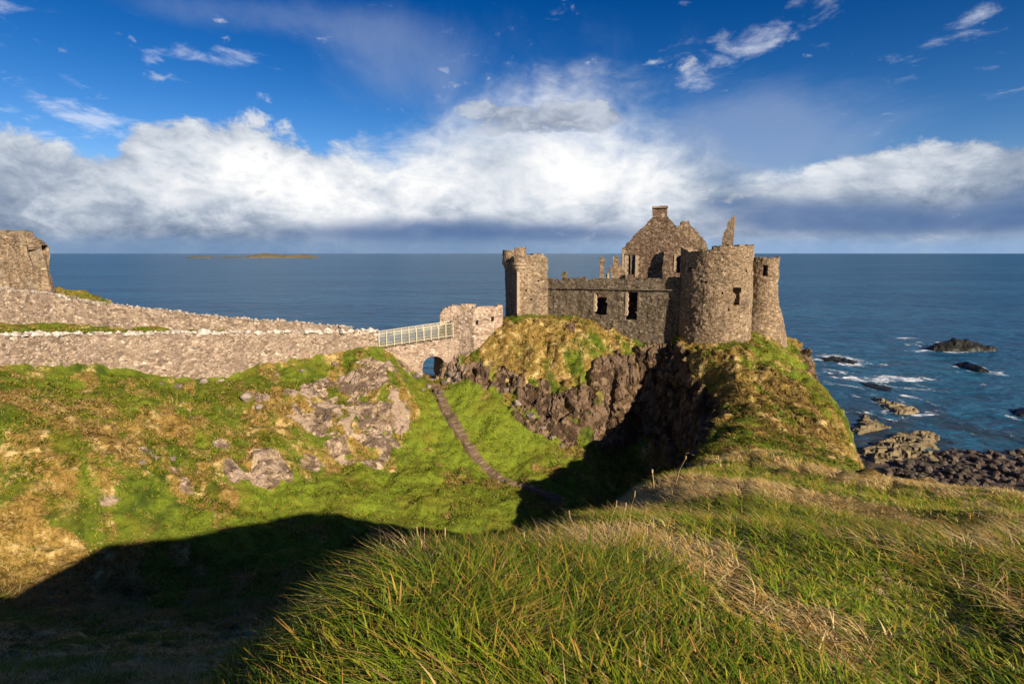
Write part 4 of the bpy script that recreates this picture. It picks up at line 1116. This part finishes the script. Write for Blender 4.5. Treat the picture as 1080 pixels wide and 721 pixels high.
def slab(name, label, poly, h, mat, seed, cat='rock', group=None, cell=.4, rough=1.0, dome=0):
    """low rock with a given outline (world x, y): heightfield cut to a ragged outline"""
    P = np.array(poly)[:, :2]; x0, y0 = P.min(0) - 3; x1, y1 = P.max(0) + 3
    gx = np.arange(x0, x1, cell); gy2 = np.arange(y0, y1, cell * 1.2); X, Y = np.meshgrid(gx, gy2)
    # signed distance to the outline
    d = np.full(X.shape, 1e9); ins = np.zeros(X.shape, bool)
    for i in range(len(P)):
        a, b = P[i], P[(i + 1) % len(P)]; ab = b - a
        t = np.clip(((X - a[0]) * ab[0] + (Y - a[1]) * ab[1]) / (ab @ ab), 0, 1)
        d = np.minimum(d, np.hypot(X - a[0] - ab[0] * t, Y - a[1] - ab[1] * t))
        c = ((a[1] > Y) != (b[1] > Y)) & (X < (b[0] - a[0]) * (Y - a[1]) / (b[1] - a[1] + 1e-12) + a[0]); ins ^= c
    sd = np.where(ins, d, -d) + (fbm(P3(X / 2.2, Y / 2.2), 4, seed) - .5) * 3.2 * rough
    f1, f2, c1 = worley(P3(X / 1.8, Y / 1.2, seed), seed)
    z = h * sstep(sd, -.3, 1.6) * (.45 + .55 * c1 + .5 * (fbm(P3(X / 3, Y / 3), 4, seed + 9) - .3)) + .14 * h * (fbm(P3(X / .7, Y / .7), 2, seed + 4) - .5) - .35 * (1 - sstep(sd, -1.2, .2)) - .05
    if dome: z = h * np.clip(sd / dome, 0, 1) ** .6 * (.62 + .5 * fbm(P3(X / 4, Y / 4), 4, seed + 9)) + .7 * (fbm(P3(X / 1.3, Y / 1.3), 3, seed) - .5) * (sd > 0) - .35 * (1 - sstep(sd, -1.2, .2))
    gul = 1.0 if dome else sstep(np.abs(fbm(P3(X / 4.5, Y / 3.0), 3, seed + 20) - .5), .0, .05); z = z * (.25 + .75 * gul) - .12 * (1 - gul)
    V = np.stack([X, Y, z], -1).reshape(-1, 3); q = np.arange(len(V)).reshape(X.shape)
    F = np.stack([q[:-1, :-1], q[:-1, 1:], q[1:, 1:], q[1:, :-1]], -1).reshape(-1, 4)
    F = F[V[F][:, :, 2].max(1) > -.3]
    u, inv = np.unique(F.ravel(), return_inverse=True)
    c = np.array([P[:, 0].mean(), P[:, 1].mean(), 0])
    o = link(name, raw_mesh(name, V[u] - c, inv.reshape(-1, 4)), mat); o.location = c
    return props(o, label, cat, group)

def outline(*pp): return [on_sea(*p) for p in pp]
slab('rock_shelf', 'large flat tan rock shelf beside the dark water pool, nearest the cobble beach', outline((905, 481), (912, 470), (930, 463), (945, 458), (965, 457), (985, 456), (990, 461), (985, 468), (992, 470), (975, 477), (1000, 486), (985, 492), (960, 484), (935, 492), (920, 492)), 1.2, M['shelf'], 3)
slab('rock_shelf', 'narrow tan rock shelf close under the headland, left of the dark pool', outline((895, 452), (903, 440), (912, 437), (925, 445), (938, 450), (925, 456), (905, 458)), 1.0, M['shelf'], 5)
slab('reef_rock', 'brown reef awash in surf beyond the tan shelves', outline((920, 420), (932, 422), (955, 428), (972, 435), (965, 438), (945, 436), (930, 428)), .9, M['shelf'], 7)
slab('reef_rock', 'low dark reef among the white breakers beside the headland', outline((900, 402), (925, 404), (945, 409), (940, 413), (915, 410)), .34, M['wetrock'], 9)
slab('reef_rock', 'dark reef under the white breaking wave farthest left', outline((860, 378), (880, 376), (905, 381), (900, 384), (872, 381)), .6, M['wetrock'], 11)
slab('sea_rock', 'big humped black rock standing out of the sea', outline((976, 368), (985, 365), (1010, 364), (1028, 366), (1038, 368), (1052, 369), (1050, 370.5), (1030, 371), (1005, 371), (985, 370)), 4.6, M['wetrock'], 13, cell=.6, rough=.7, dome=7)
slab('sea_rock', 'small dark rock in foam nearer than the humped rock', outline((1005, 385), (1018, 384), (1035, 388), (1044, 392), (1030, 392), (1012, 387)), 1.7, M['wetrock'], 15, rough=.6, dome=2.5)
slab('sea_rock', 'small brown rock at the edge of the photo above the cobbles', outline((1065, 433), (1080, 431), (1095, 434), (1090, 440), (1072, 439)), 1.5, M['wetrock'], 17, rough=.6, dome=2.5)

def beach():
    c = (88, 84); X, Y = np.meshgrid(np.arange(40, 150, .8), np.arange(40, 106, .8))
    yl = 99 + (fbm(P3(X / 9, 2), 3, 5) - .5) * 7 - sstep(X, 66, 55) * 12
    z = np.clip((yl - Y) * .07, -1.5, 3.0) + (fbm(P3(X / 1.5, Y / 1.5), 3, 7) - .5) * .8
    V = np.stack([X, Y, z], -1).reshape(-1, 3); q = np.arange(len(V)).reshape(X.shape)
    F = np.stack([q[:-1, :-1], q[:-1, 1:], q[1:, 1:], q[1:, :-1]], -1).reshape(-1, 4)
    props(link('beach', raw_mesh('beach', V, F), M['cobble']), kind='structure')
    bz = lambda x, y: np.interp(y, [40, 106], [0, 0]) + np.clip((99 + (float(fbm(P3(x / 9, 2), 3, 5)) - .5) * 7 - sstep(x, 66, 55) * 12 - y) * .07, -1.5, 3)
    protos = []
    for k in range(6):
        me = rock_mesh('cobble', 70 + k, 2, .25, (1, .85, .7), 9); me.materials.append(M['cobble']); protos.append(me)
    rs = np.random.default_rng(4); k = 0
    while k < 290:
        px, py = rs.uniform(900, 1085), rs.uniform(470, 518)
        lim = np.interp(px, [900, 940, 985, 1010, 1080], [492, 490, 478, 474, 470])
        if py < lim + rs.normal(0, 2): continue
        p = on_sea(px, py, .8); s = .35 + .75 * rs.random() ** 2.2
        o = link('cobble', protos[k % 6]); o.location = (p[0], p[1], float(bz(p[0], p[1])) + s * .25); o.scale = (s, s, s)
        o.rotation_euler = (rs.uniform(-.5, .5), rs.uniform(-.5, .5), rs.uniform(0, 6.28))
        props(o, 'dark rounded cobble lying in the beach at the right below the cliff', 'cobble', 'cobbles on the beach'); k += 1
beach()

# ------------------------------------------------------------------ islands on the horizon
def island(label, px0, px1, h, seed):
    Yd = 4300; x0 = (px0 - 540) / FPX * Yd; x1 = (px1 - 540) / FPX * Yd
    n = 90; X, Y = np.meshgrid(np.linspace(x0, x1, n), np.linspace(Yd - 90, Yd + 130, 22))
    e = 1 - ((X - (x0 + x1) / 2) / ((x1 - x0) / 2)) ** 2; f = 1 - ((Y - Yd - 20) / 110) ** 2
    z = h * np.clip(e, 0, 1) ** .5 * np.clip(f, 0, 1) ** .6 * (.25 + .95 * fbm(P3(X / 90, Y / 120), 4, seed)) - 2.5 + 4 * (fbm(P3(X / 18, Y / 30), 3, seed + 2) - .5)
    V = np.stack([X - (x0 + x1) / 2, Y - Yd, z], -1).reshape(-1, 3); q = np.arange(len(V)).reshape(X.shape)
    F = np.stack([q[:-1, :-1], q[:-1, 1:], q[1:, 1:], q[1:, :-1]], -1).reshape(-1, 4)
    o = link('island', raw_mesh('island', V, F), M['island']); o.location = ((x0 + x1) / 2, Yd, 0)
    return props(o, label, 'island', kind=None)
island('long low brown island on the horizon, the larger of two', 262, 336, 44, 3)
island('tiny rocky skerry on the horizon left of the long island', 203, 224, 24, 6)
island('thin low reef between the skerry and the long island', 232, 264, 15, 8)
# ------------------------------------------------------------------ grass
def sample(A, x, y):
    u = np.clip((x - GX[0]) / GS, 0, len(GX) - 1.001); v = np.clip((y - GY[0]) / GS, 0, len(GY) - 1.001)
    i = u.astype(int); j = v.astype(int); u = u - i; v = v - j
    return (A[j, i] * (1 - u) + A[j, i + 1] * u) * (1 - v) + (A[j + 1, i] * (1 - u) + A[j + 1, i + 1] * u) * v

def blades(name, r, th, seed, levels, hmul=1.0):
    rs = np.random.default_rng(seed)
    x = r * np.sin(th); y = r * np.cos(th)
    # draw together into tufts
    ts = np.clip(r * .035, .10, .8)
    cx = np.round(x / ts); cy = np.round(y / ts)
    jx = (_h(cx, cy, cx * 0, 5) - .5) * ts; jy = (_h(cx, cy, cx * 0, 6) - .5) * ts
    pull = .55 * rs.random(len(x))
    x = x * (1 - pull) + (cx * ts + jx) * pull; y = y * (1 - pull) + (cy * ts + jy) * pull
    ok = (x > GX[1]) & (x < GX[-2]) & (y > GY[1]) & (y < GY[-2])
    x, y, r = x[ok], y[ok], r[ok]
    z = hz(x, y); rk = sample(ROCK, x, y); sl = sample(SL, x, y)
    ok = (rk + (rs.random(len(x)) - .5) * .4 < .42) & (z > 3.5) & ~((sl > 1.7) & (r > 20))
    for (P, q) in NOGRASS:
        d = np.full(len(x), 1e9)
        for a, b in zip(P[:-1], P[1:]):
            ab = b - a; t = np.clip(((x - a[0]) * ab[0] + (y - a[1]) * ab[1]) / (ab @ ab), 0, 1)
            d = np.minimum(d, np.hypot(x - a[0] - ab[0] * t, y - a[1] - ab[1] * t))
        ok &= d > q
    x, y, r, z = x[ok], y[ok], r[ok], z[ok]; n = len(x)
    dry = sample(DRY, x, y); lush = sample(LUSH, x, y)
    Q = P3(x, y)
    nA = fbm(Q / 1.7, 3, 101); nB = fbm(Q / .45, 2, 103); nC = fbm(Q / 4.0, 3, 105)
    nearb = sstep(r, 9, 3)
    # heights: rank at the crest of the near mound, short and combed on the paths
    h = (.070 + .090 * np.clip(nA * 1.7 - .35, 0, 1)) * (.65 + .7 * rs.random(n))
    h *= 1 + .35 * sstep(x, .6, -.6) * nearb
    h *= np.where(r > 14, 1.25, 1) * (1 - .35 * lush * sstep(r, 25, 40)) * (1 + (.55 + 1.5 * dry * sstep(nA, .35, .6)) * sstep(r, 25, 35)) * hmul
    ang = 2.6 + (nC - .5) * 6 + (nB - .5) * 4 + rs.normal(0, 1.15, n)
    lean = np.clip(1.0 + 1.0 * (nA - .4) + rs.normal(0, .45, n) + .4 * dry, .1, 2.1)
    mat_ = rs.random(n) < .16; lean = np.where(mat_, 1.7, lean); h = np.where(mat_, h * .75, h)
    w = np.maximum(.0130 * (.45 + 1.0 * rs.random(n)), r * .0016 * (.6 + .8 * rs.random(n)))
    # colour: every blade has its own, by kind of patch
    u = rs.random(n); ps = np.clip(.02 + .98 * sstep(dry + (nB - .5) * .8 + (nC - .5) * 1.0, .38, .80) - .25 * lush, .01 + .06 * (r > 30), .95)
    straw = (u < ps) | (mat_ & (rs.random(n) < .55))
    g0 = np.array([.035, .070, .005]); g1 = np.array([.18, .26, .012]); g2 = np.array([.42, .38, .03])
    s0 = np.array([.42, .27, .085]); s1 = np.array([.68, .52, .25]); s2 = np.array([.48, .25, .05])
    v = rs.random(n)[:, None]; v2 = rs.random(n)[:, None]
    gm = np.clip(.55 * nB + .45 * rs.random(n) + .28 * lush, 0, 1)[:, None]
    gcol = g0 + (g1 - g0) * gm; gcol = np.where(v2 < .30, gcol * .4 + g2 * .6, gcol)
    scol = s0 + (s1 - s0) * v * np.where(r > 28, .35, 1.0)[:, None] - (r > 28)[:, None] * s0 * .25; scol = np.where(v2 < .16, s2 * np.where(r > 28, .6, 1.0)[:, None], scol)
    far = (r > 28)[:, None]; scol = np.where(far & (v2 > .5), np.array([.30, .205, .06]), scol)
    col = np.where(straw[:, None], scol, gcol * np.where(far, .8, 1.0))
    tipdry = (rs.random(n) < .22)[:, None] & ~straw[:, None]
    h = np.where(straw, h * 1.12, h); w = np.where(straw & (r < 12), w * .75, w)
    dx, dy = np.cos(ang), np.sin(ang); sx, sy = -dy, dx
    fa = rs.uniform(0, 6.28, n); sx = np.cos(fa) * .7 + sx * .5; sy = np.sin(fa) * .7 + sy * .5
    L = levels; V = np.zeros((n, 2 * L + 1, 3)); C = np.ones((n, 2 * L + 1, 4))
    for k in range(L + 1):
        t = k / L
        ho = h * lean * (t ** 2) * .95; up = h * (t - .33 * np.clip(lean, 0, 1.4) * t ** 2)
        px, py, pz = x + dx * ho, y + dy * ho, z - .03 + up
        wk = w * (1 - t) ** .7 if k < L else 0
        cc = np.where(tipdry & (t > .55), np.array([.46, .26, .055]), col)
        if k < L:
            V[:, 2 * k] = np.stack([px - sx * wk / 2, py - sy * wk / 2, pz], -1); V[:, 2 * k + 1] = np.stack([px + sx * wk / 2, py + sy * wk / 2, pz], -1)
            C[:, 2 * k, :3] = cc; C[:, 2 * k + 1, :3] = cc
        else:
            V[:, 2 * L] = np.stack([px, py, pz], -1); C[:, 2 * L, :3] = cc
    b = (np.arange(n) * (2 * L + 1))[:, None]
    F4 = np.concatenate([b + np.array([2 * k, 2 * k + 1, 2 * k + 3, 2 * k + 2]) for k in range(L - 1)]) if L > 1 else None
    F3 = b + np.array([2 * L - 2, 2 * L - 1, 2 * L])
    me = raw_mesh(name, V.reshape(-1, 3), F4, F3, True)
    vcol(me, 'blade', C.reshape(-1, 4))
    return props(link(name, me, M['blade']), kind='stuff')

NOGRASS = [([np.array(hit(*p)[:2]) for p in ((459, 406), (468, 427), (488, 461), (508, 488), (526, 504), (556, 514), (590, 528))], .75),
           ([p[:2] for p in fw], .75), ([p[:2] for p in bw], .75)]
def grow():
    rs = np.random.default_rng(77)
    TH = R(50)
    n = GRASS[0]; r = np.exp(rs.uniform(math.log(.75), math.log(10), n)); blades('grass', r, rs.uniform(-TH, TH, n), 1, 4)
    n = GRASS[3]; r = rs.uniform(4, 18, n); blades('grass', r, rs.uniform(-R(52), R(72), n), 4, 3)
    n = GRASS[1]; r = np.exp(rs.uniform(math.log(10), math.log(30), n)); blades('grass', r, rs.uniform(-TH, TH, n), 2, 3)
    n = GRASS[2]; r = np.exp(rs.uniform(math.log(30), math.log(98), n)); blades('grass', r, rs.uniform(-R(46), R(40), n), 3, 2)
GRASS = (150000, 110000, 420000, 200000)
grow()

def stalks():
    rs = np.random.default_rng(5); mb = MB()
    for px, py, hh in ((291, 640, .30), (296, 645, .26), (303, 650, .22), (288, 652, .34), (328, 620, .27), (332, 622, .2), (367, 612, .16), (371, 616, .13), (440, 600, .18), (452, 598, .2), (470, 596, .2), (560, 590, .16), (612, 575, .2), (640, 566, .22), (655, 560, .25), (664, 548, .3), (690, 520, .4), (712, 512, .5)):
        p = hit(px, py, 1.0); s = hh * rs.uniform(.9, 1.2); b = rs.normal(0, .10, 2); w = .0045 if p[1] < 8 else .014
        a = p + (0, 0, -.02); c = p + (b[0] * s, b[1] * s, s * .55); d = p + (b[0] * s * 2.6, b[1] * s * 2.6, s)
        mb.bar(a, c, w, w); mb.bar(c, d, w * .8, w * .8); mb.bar(d - (0, 0, .01), d + (b[0] * .06, b[1] * .06, .05), w * 1.7, w * 1.5)
    o = mb.build('dry_grass_stalks', M['stalk']); props(o, kind='stuff')
M['stalk'] = mat_plain('dry stalk', (.40, .27, .12), (.30, .19, .08), 9, .7)
stalks()
# ------------------------------------------------------------------ sky, sun, camera
def azel(px, py):
    d = ray(px, py); return math.atan2(d[0], d[1]), math.asin(d[2] / np.linalg.norm(d))

def build_world():
    w = bpy.data.worlds.new('World'); SC.world = w; w.use_nodes = True
    w.node_tree.nodes.clear(); k = NT(w.node_tree)
    out = k.new('ShaderNodeOutputWorld'); bg = k.new('ShaderNodeBackground')
    sky = k.new('ShaderNodeTexSky'); sky.sky_type = 'NISHITA'; sky.sun_disc = False
    sky.sun_elevation = SUN_EL; sky.sun_rotation = SUN_AZ; sky.altitude = 40; sky.air_density = 1.0; sky.dust_density = .3; sky.ozone_density = 3.0
    D = k.new('ShaderNodeTexCoord').outputs['Generated']
    X, Y, Z = k.sep(D)
    az = k.m('ARCTAN2', X, Y)                                    # 0 ahead, + right
    el = k.m('ARCSINE', k.m('MAXIMUM', k.m('MINIMUM', Z, .999), -.999))
    hs = k.new('ShaderNodeHueSaturation'); hs.inputs['Saturation'].default_value = 1.45; k.put(hs.inputs['Color'], sky.outputs[0])
    # a deep polarised autumn blue away from the horizon
    blue = k.mix(1.0, hs.outputs[0], k.mix(k.ss(el, .0, .45), (.9, .77, .9), (.36, .35, .55)), 'MULTIPLY')
    den = k.add(k.m('MAXIMUM', Z, .0), .16)
    U = k.comb(k.m('DIVIDE', X, den), k.m('DIVIDE', Y, den), 0.0)
    E = k.comb(k.mul(az, 2.0), 0.0, k.mul(el, 2.5))              # for banks seen side on
    wob = k.noise(k.vm('ADD', E, (5, 0, 2)), 2.2, 3, out='Color')
    Ew = k.vm('ADD', E, k.vm('SCALE', k.vm('SUBTRACT', wob, (.5, .5, .5)), scale=.16))
    b1 = k.noise(Ew, 1.9, 10, .60, .25); b2 = k.noise(k.vm('ADD', Ew, (3.1, 0, 7.7)), 4.6, 9, .62, .2); b3 = k.noise(k.vm('ADD', E, (9.1, 0, 1.7)), 1.1, 4, .5)
    b4 = k.noise(k.vm('MULTIPLY', k.vm('ADD', Ew, (1.3, 0, 4.7)), (.75, 1, 1.5)), 11, 7, .6, .3)
    def gauss(a, e, ra, re, s=1.0, tilt=0.0):
        da = k.sub(az, a); de = k.sub(k.sub(el, e), k.mul(da, tilt))
        return k.mul(k.m('POWER', 2.718, k.mul(-1.0, k.add(k.m('POWER', k.m('ABSOLUTE', k.m('DIVIDE', da, ra)), 2.0), k.m('POWER', k.m('ABSOLUTE', k.m('DIVIDE', de, re)), 2.0)))), s)
    def spot(px, py, rx, ry, s=1.0, tilt=0.0):
        a, e = azel(px, py); q = math.cos(a) ** 2
        return gauss(a, e, rx / FPX * q, ry / FPX * math.cos(a), s, tilt)
    def total(lst):
        r = None
        for p in lst:
            q = spot(*p); r = q if r is None else k.add(r, q)
        return r
    fc = k.new('ShaderNodeFloatCurve'); cu = fc.mapping.curves[0]
    pts = [((a + 1.2) / 2.4, e) for a, e in [(-1.2, .2)] + [azel(*p) for p in EDGE] + [(1.2, .2)]]
    while len(cu.points) < len(pts): cu.points.new(.5, .5)
    for p, (x, y) in zip(cu.points, pts): p.location = (x, y); p.handle_type = 'AUTO'
    fc.mapping.update()
    k.put(fc.inputs['Value'], k.mul(k.add(az, 1.2), 1 / 2.4))
    top = fc.outputs[0]
    hgt = k.sub(k.add(top, k.add(k.mul(k.sub(b1, .5), .16), k.add(k.mul(k.sub(b2, .5), .11), k.mul(k.sub(b4, .5), .05)))), el)
    softness = k.add(.016, k.mul(k.mul(k.ss(az, -.34, -.02), k.ss(az, .50, .30)), .11))
    bank = k.ss(k.m('DIVIDE', hgt, softness), -.35, 1.0)
    # light and shade inside the bank
    tone = k.add(.37, total(TONE))
    calm_ = k.sub(1.0, k.mul(k.m('MINIMUM', total(CALM), 1.0), .5))
    tone = k.add(tone, k.mul(calm_, k.add(k.mul(k.sub(b1, .5), 1.1), k.add(k.mul(k.sub(b2, .5), 1.15), k.mul(k.sub(b4, .5), .75)))))
    rim = k.ss(hgt, .07, .01)
    tone = k.add(tone, k.mul(k.mul(rim, k.m('MAXIMUM', k.ss(az, .34, .45), k.mul(k.ss(az, -.3, -.4), .5))), .12))
    ccol = k.ramp(tone, [(.05, (.085, .135, .24)), (.28, (.21, .275, .39)), (.50, (.40, .465, .57)), (.72, (.70, .745, .81)), (.95, (1.0, 1.0, 1.0))])
    # rain-dark underside, patchy along the horizon
    under = k.m('MINIMUM', total(DARK), 1.0)
    dk = k.ss(k.add(under, k.add(k.mul(k.sub(b3, .5), .8), k.add(k.mul(k.sub(b2, .5), 1.0), k.mul(k.sub(b1, .5), .8)))), .15, 1.0)
    ccol = k.mix(k.mul(dk, .9), ccol, k.mix(b2, (.055, .13, .32), (.14, .235, .42)))
    strip = k.ss(k.add(el, k.mul(k.sub(b2, .5), .024)), .034, .008)
    ccol = k.mix(k.mul(strip, .8), ccol, k.mix(k.ss(az, -.05, .35), (.19, .31, .50), (.27, .43, .68)))
    # grey torn clouds in front of the bright part
    gm = k.ss(k.add(total(TORN), k.add(k.mul(k.sub(b2, .5), 3.2), k.mul(k.sub(b4, .5), 2.4))), .45, 1.0)
    ccol2 = k.mix(k.mul(gm, .75), ccol, k.mix(k.ss(k.add(b4, b2), .8, 1.2), (.13, .17, .25), (.52, .57, .65)))
    bank = k.m('MAXIMUM', bank, k.mul(gm, .85))
    # high thin wisps and fine veils
    wn = k.noise(k.vm('MULTIPLY', U, (1.0, .55, 1)), 1.35, 9, .66, .5); wn2 = k.noise(U, 6.5, 7, .64, .3)
    wis = k.ss(k.add(k.mul(total(PUFFS), .52), k.add(k.mul(k.sub(wn, .5), 1.6), k.mul(k.sub(wn2, .5), 2.0))), .24, .95)
    c = k.mix(k.mul(wis, .55), blue, (6.4, 6.7, 7.4))
    veil = k.ss(k.add(k.mul(total(VEIL), .45), k.add(k.mul(k.sub(wn, .5), .9), k.mul(k.sub(b1, .5), .6))), .10, .75)
    c = k.mix(k.mul(veil, .5), c, (2.5, 3.1, 4.5))
    k.put(bg.inputs['Color'], k.mix(bank, c, k.mix(1.0, ccol2, (7.5, 7.5, 7.5), 'MULTIPLY')))
    bg.inputs['Strength'].default_value = SKY_STRENGTH
    k.l.new(bg.outputs[0], out.inputs[0])
SKY_STRENGTH = .078
CLOUD = 9.6
# outline of the main cloud bank and its light, dark and torn places (directions from the viewpoint)
EDGE = [(-60, 145), (0, 152), (60, 160), (110, 165), (150, 130), (260, 128), (330, 140), (400, 148), (450, 128), (500, 100), (560, 80), (640, 92), (700, 112), (760, 142), (800, 176), (840, 186), (900, 165), (980, 152), (1060, 142), (1140, 140)]
CALM = [(560, 150, 170, 80, 1.0)]
TONE = [(580, 170, 150, 70, .14), (260, 175, 120, 40, .30), (380, 205, 150, 45, .42), (560, 105, 80, 40, .42), (640, 175, 90, 60, .28), (455, 180, 70, 40, .12), (950, 170, 110, 30, .06), (80, 205, 90, 20, .05), (140, 236, 190, 20, -.03), (640, 195, 150, 55, .18), (30, 185, 60, 30, -.05), (520, 175, 35, 40, -.12), (770, 190, 50, 30, -.12), (740, 150, 60, 40, .0)]
DARK = [(400, 248, 120, 16, .5), (520, 244, 150, 16, .75), (640, 250, 90, 11, .4), (850, 228, 110, 22, .8), (990, 234, 120, 17, .7), (770, 212, 40, 10, .55), (1100, 215, 70, 36, .7), (300, 246, 60, 9, .25), (215, 203, 30, 8, .35)]
TORN = [(578, 128, 60, 19, 1.35), (515, 118, 30, 12, .8), (630, 122, 34, 10, .9), (485, 92, 30, 12, .5), (765, 208, 38, 7, .8), (160, 190, 24, 6, .5), (230, 210, 30, 6, .45)]
PUFFS = [(235, 64, 48, 13, 1.25), (110, 130, 55, 16, 1.2, -.25), (770, 55, 62, 26, 1.0, .35), (850, 20, 75, 26, .85, .3), (1030, 18, 70, 16, 1.1, .42), (10, 145, 36, 7, 1.2), (725, 85, 18, 12, .8), (160, 62, 12, 8, .9), (180, 82, 16, 5, .9), (10, 10, 40, 8, .8)]
VEIL = [(400, 70, 60, 40, .8), (320, 20, 120, 22, .8), (180, 10, 110, 16, .6), (480, 85, 60, 40, .8), (770, 140, 90, 60, 1.5), (860, 150, 130, 45, .8), (640, 40, 120, 30, .4)]
build_world()

def build_lights():
    ld = bpy.data.lights.new('sun', 'SUN'); ld.energy = 5.0; ld.angle = R(.5); ld.color = (1.0, .87, .68)
    o = bpy.data.objects.new('sun', ld); COL.objects.link(o)
    o.rotation_euler = Vector(SUN).to_track_quat('Z', 'Y').to_euler(); o.location = (40, -40, 80)
    cd = bpy.data.cameras.new('camera'); cd.sensor_fit = 'HORIZONTAL'; cd.sensor_width = 36; cd.lens = 36 * FPX / 1080; cd.clip_start = .05; cd.clip_end = 120000
    c = bpy.data.objects.new('camera', cd); COL.objects.link(c); c.location = tuple(CAM); c.rotation_euler = (math.pi / 2 - PITCH, 0, 0)
    SC.camera = c
build_lights()
SC.render.engine = 'CYCLES'
SC.cycles.use_denoising = True
SC.cycles.max_bounces = 6; SC.cycles.diffuse_bounces = 3; SC.cycles.glossy_bounces = 3
SC.view_settings.view_transform = 'Standard'; SC.view_settings.look = 'None'
SC.view_settings.exposure = 0.78; SC.view_settings.gamma = 1.0
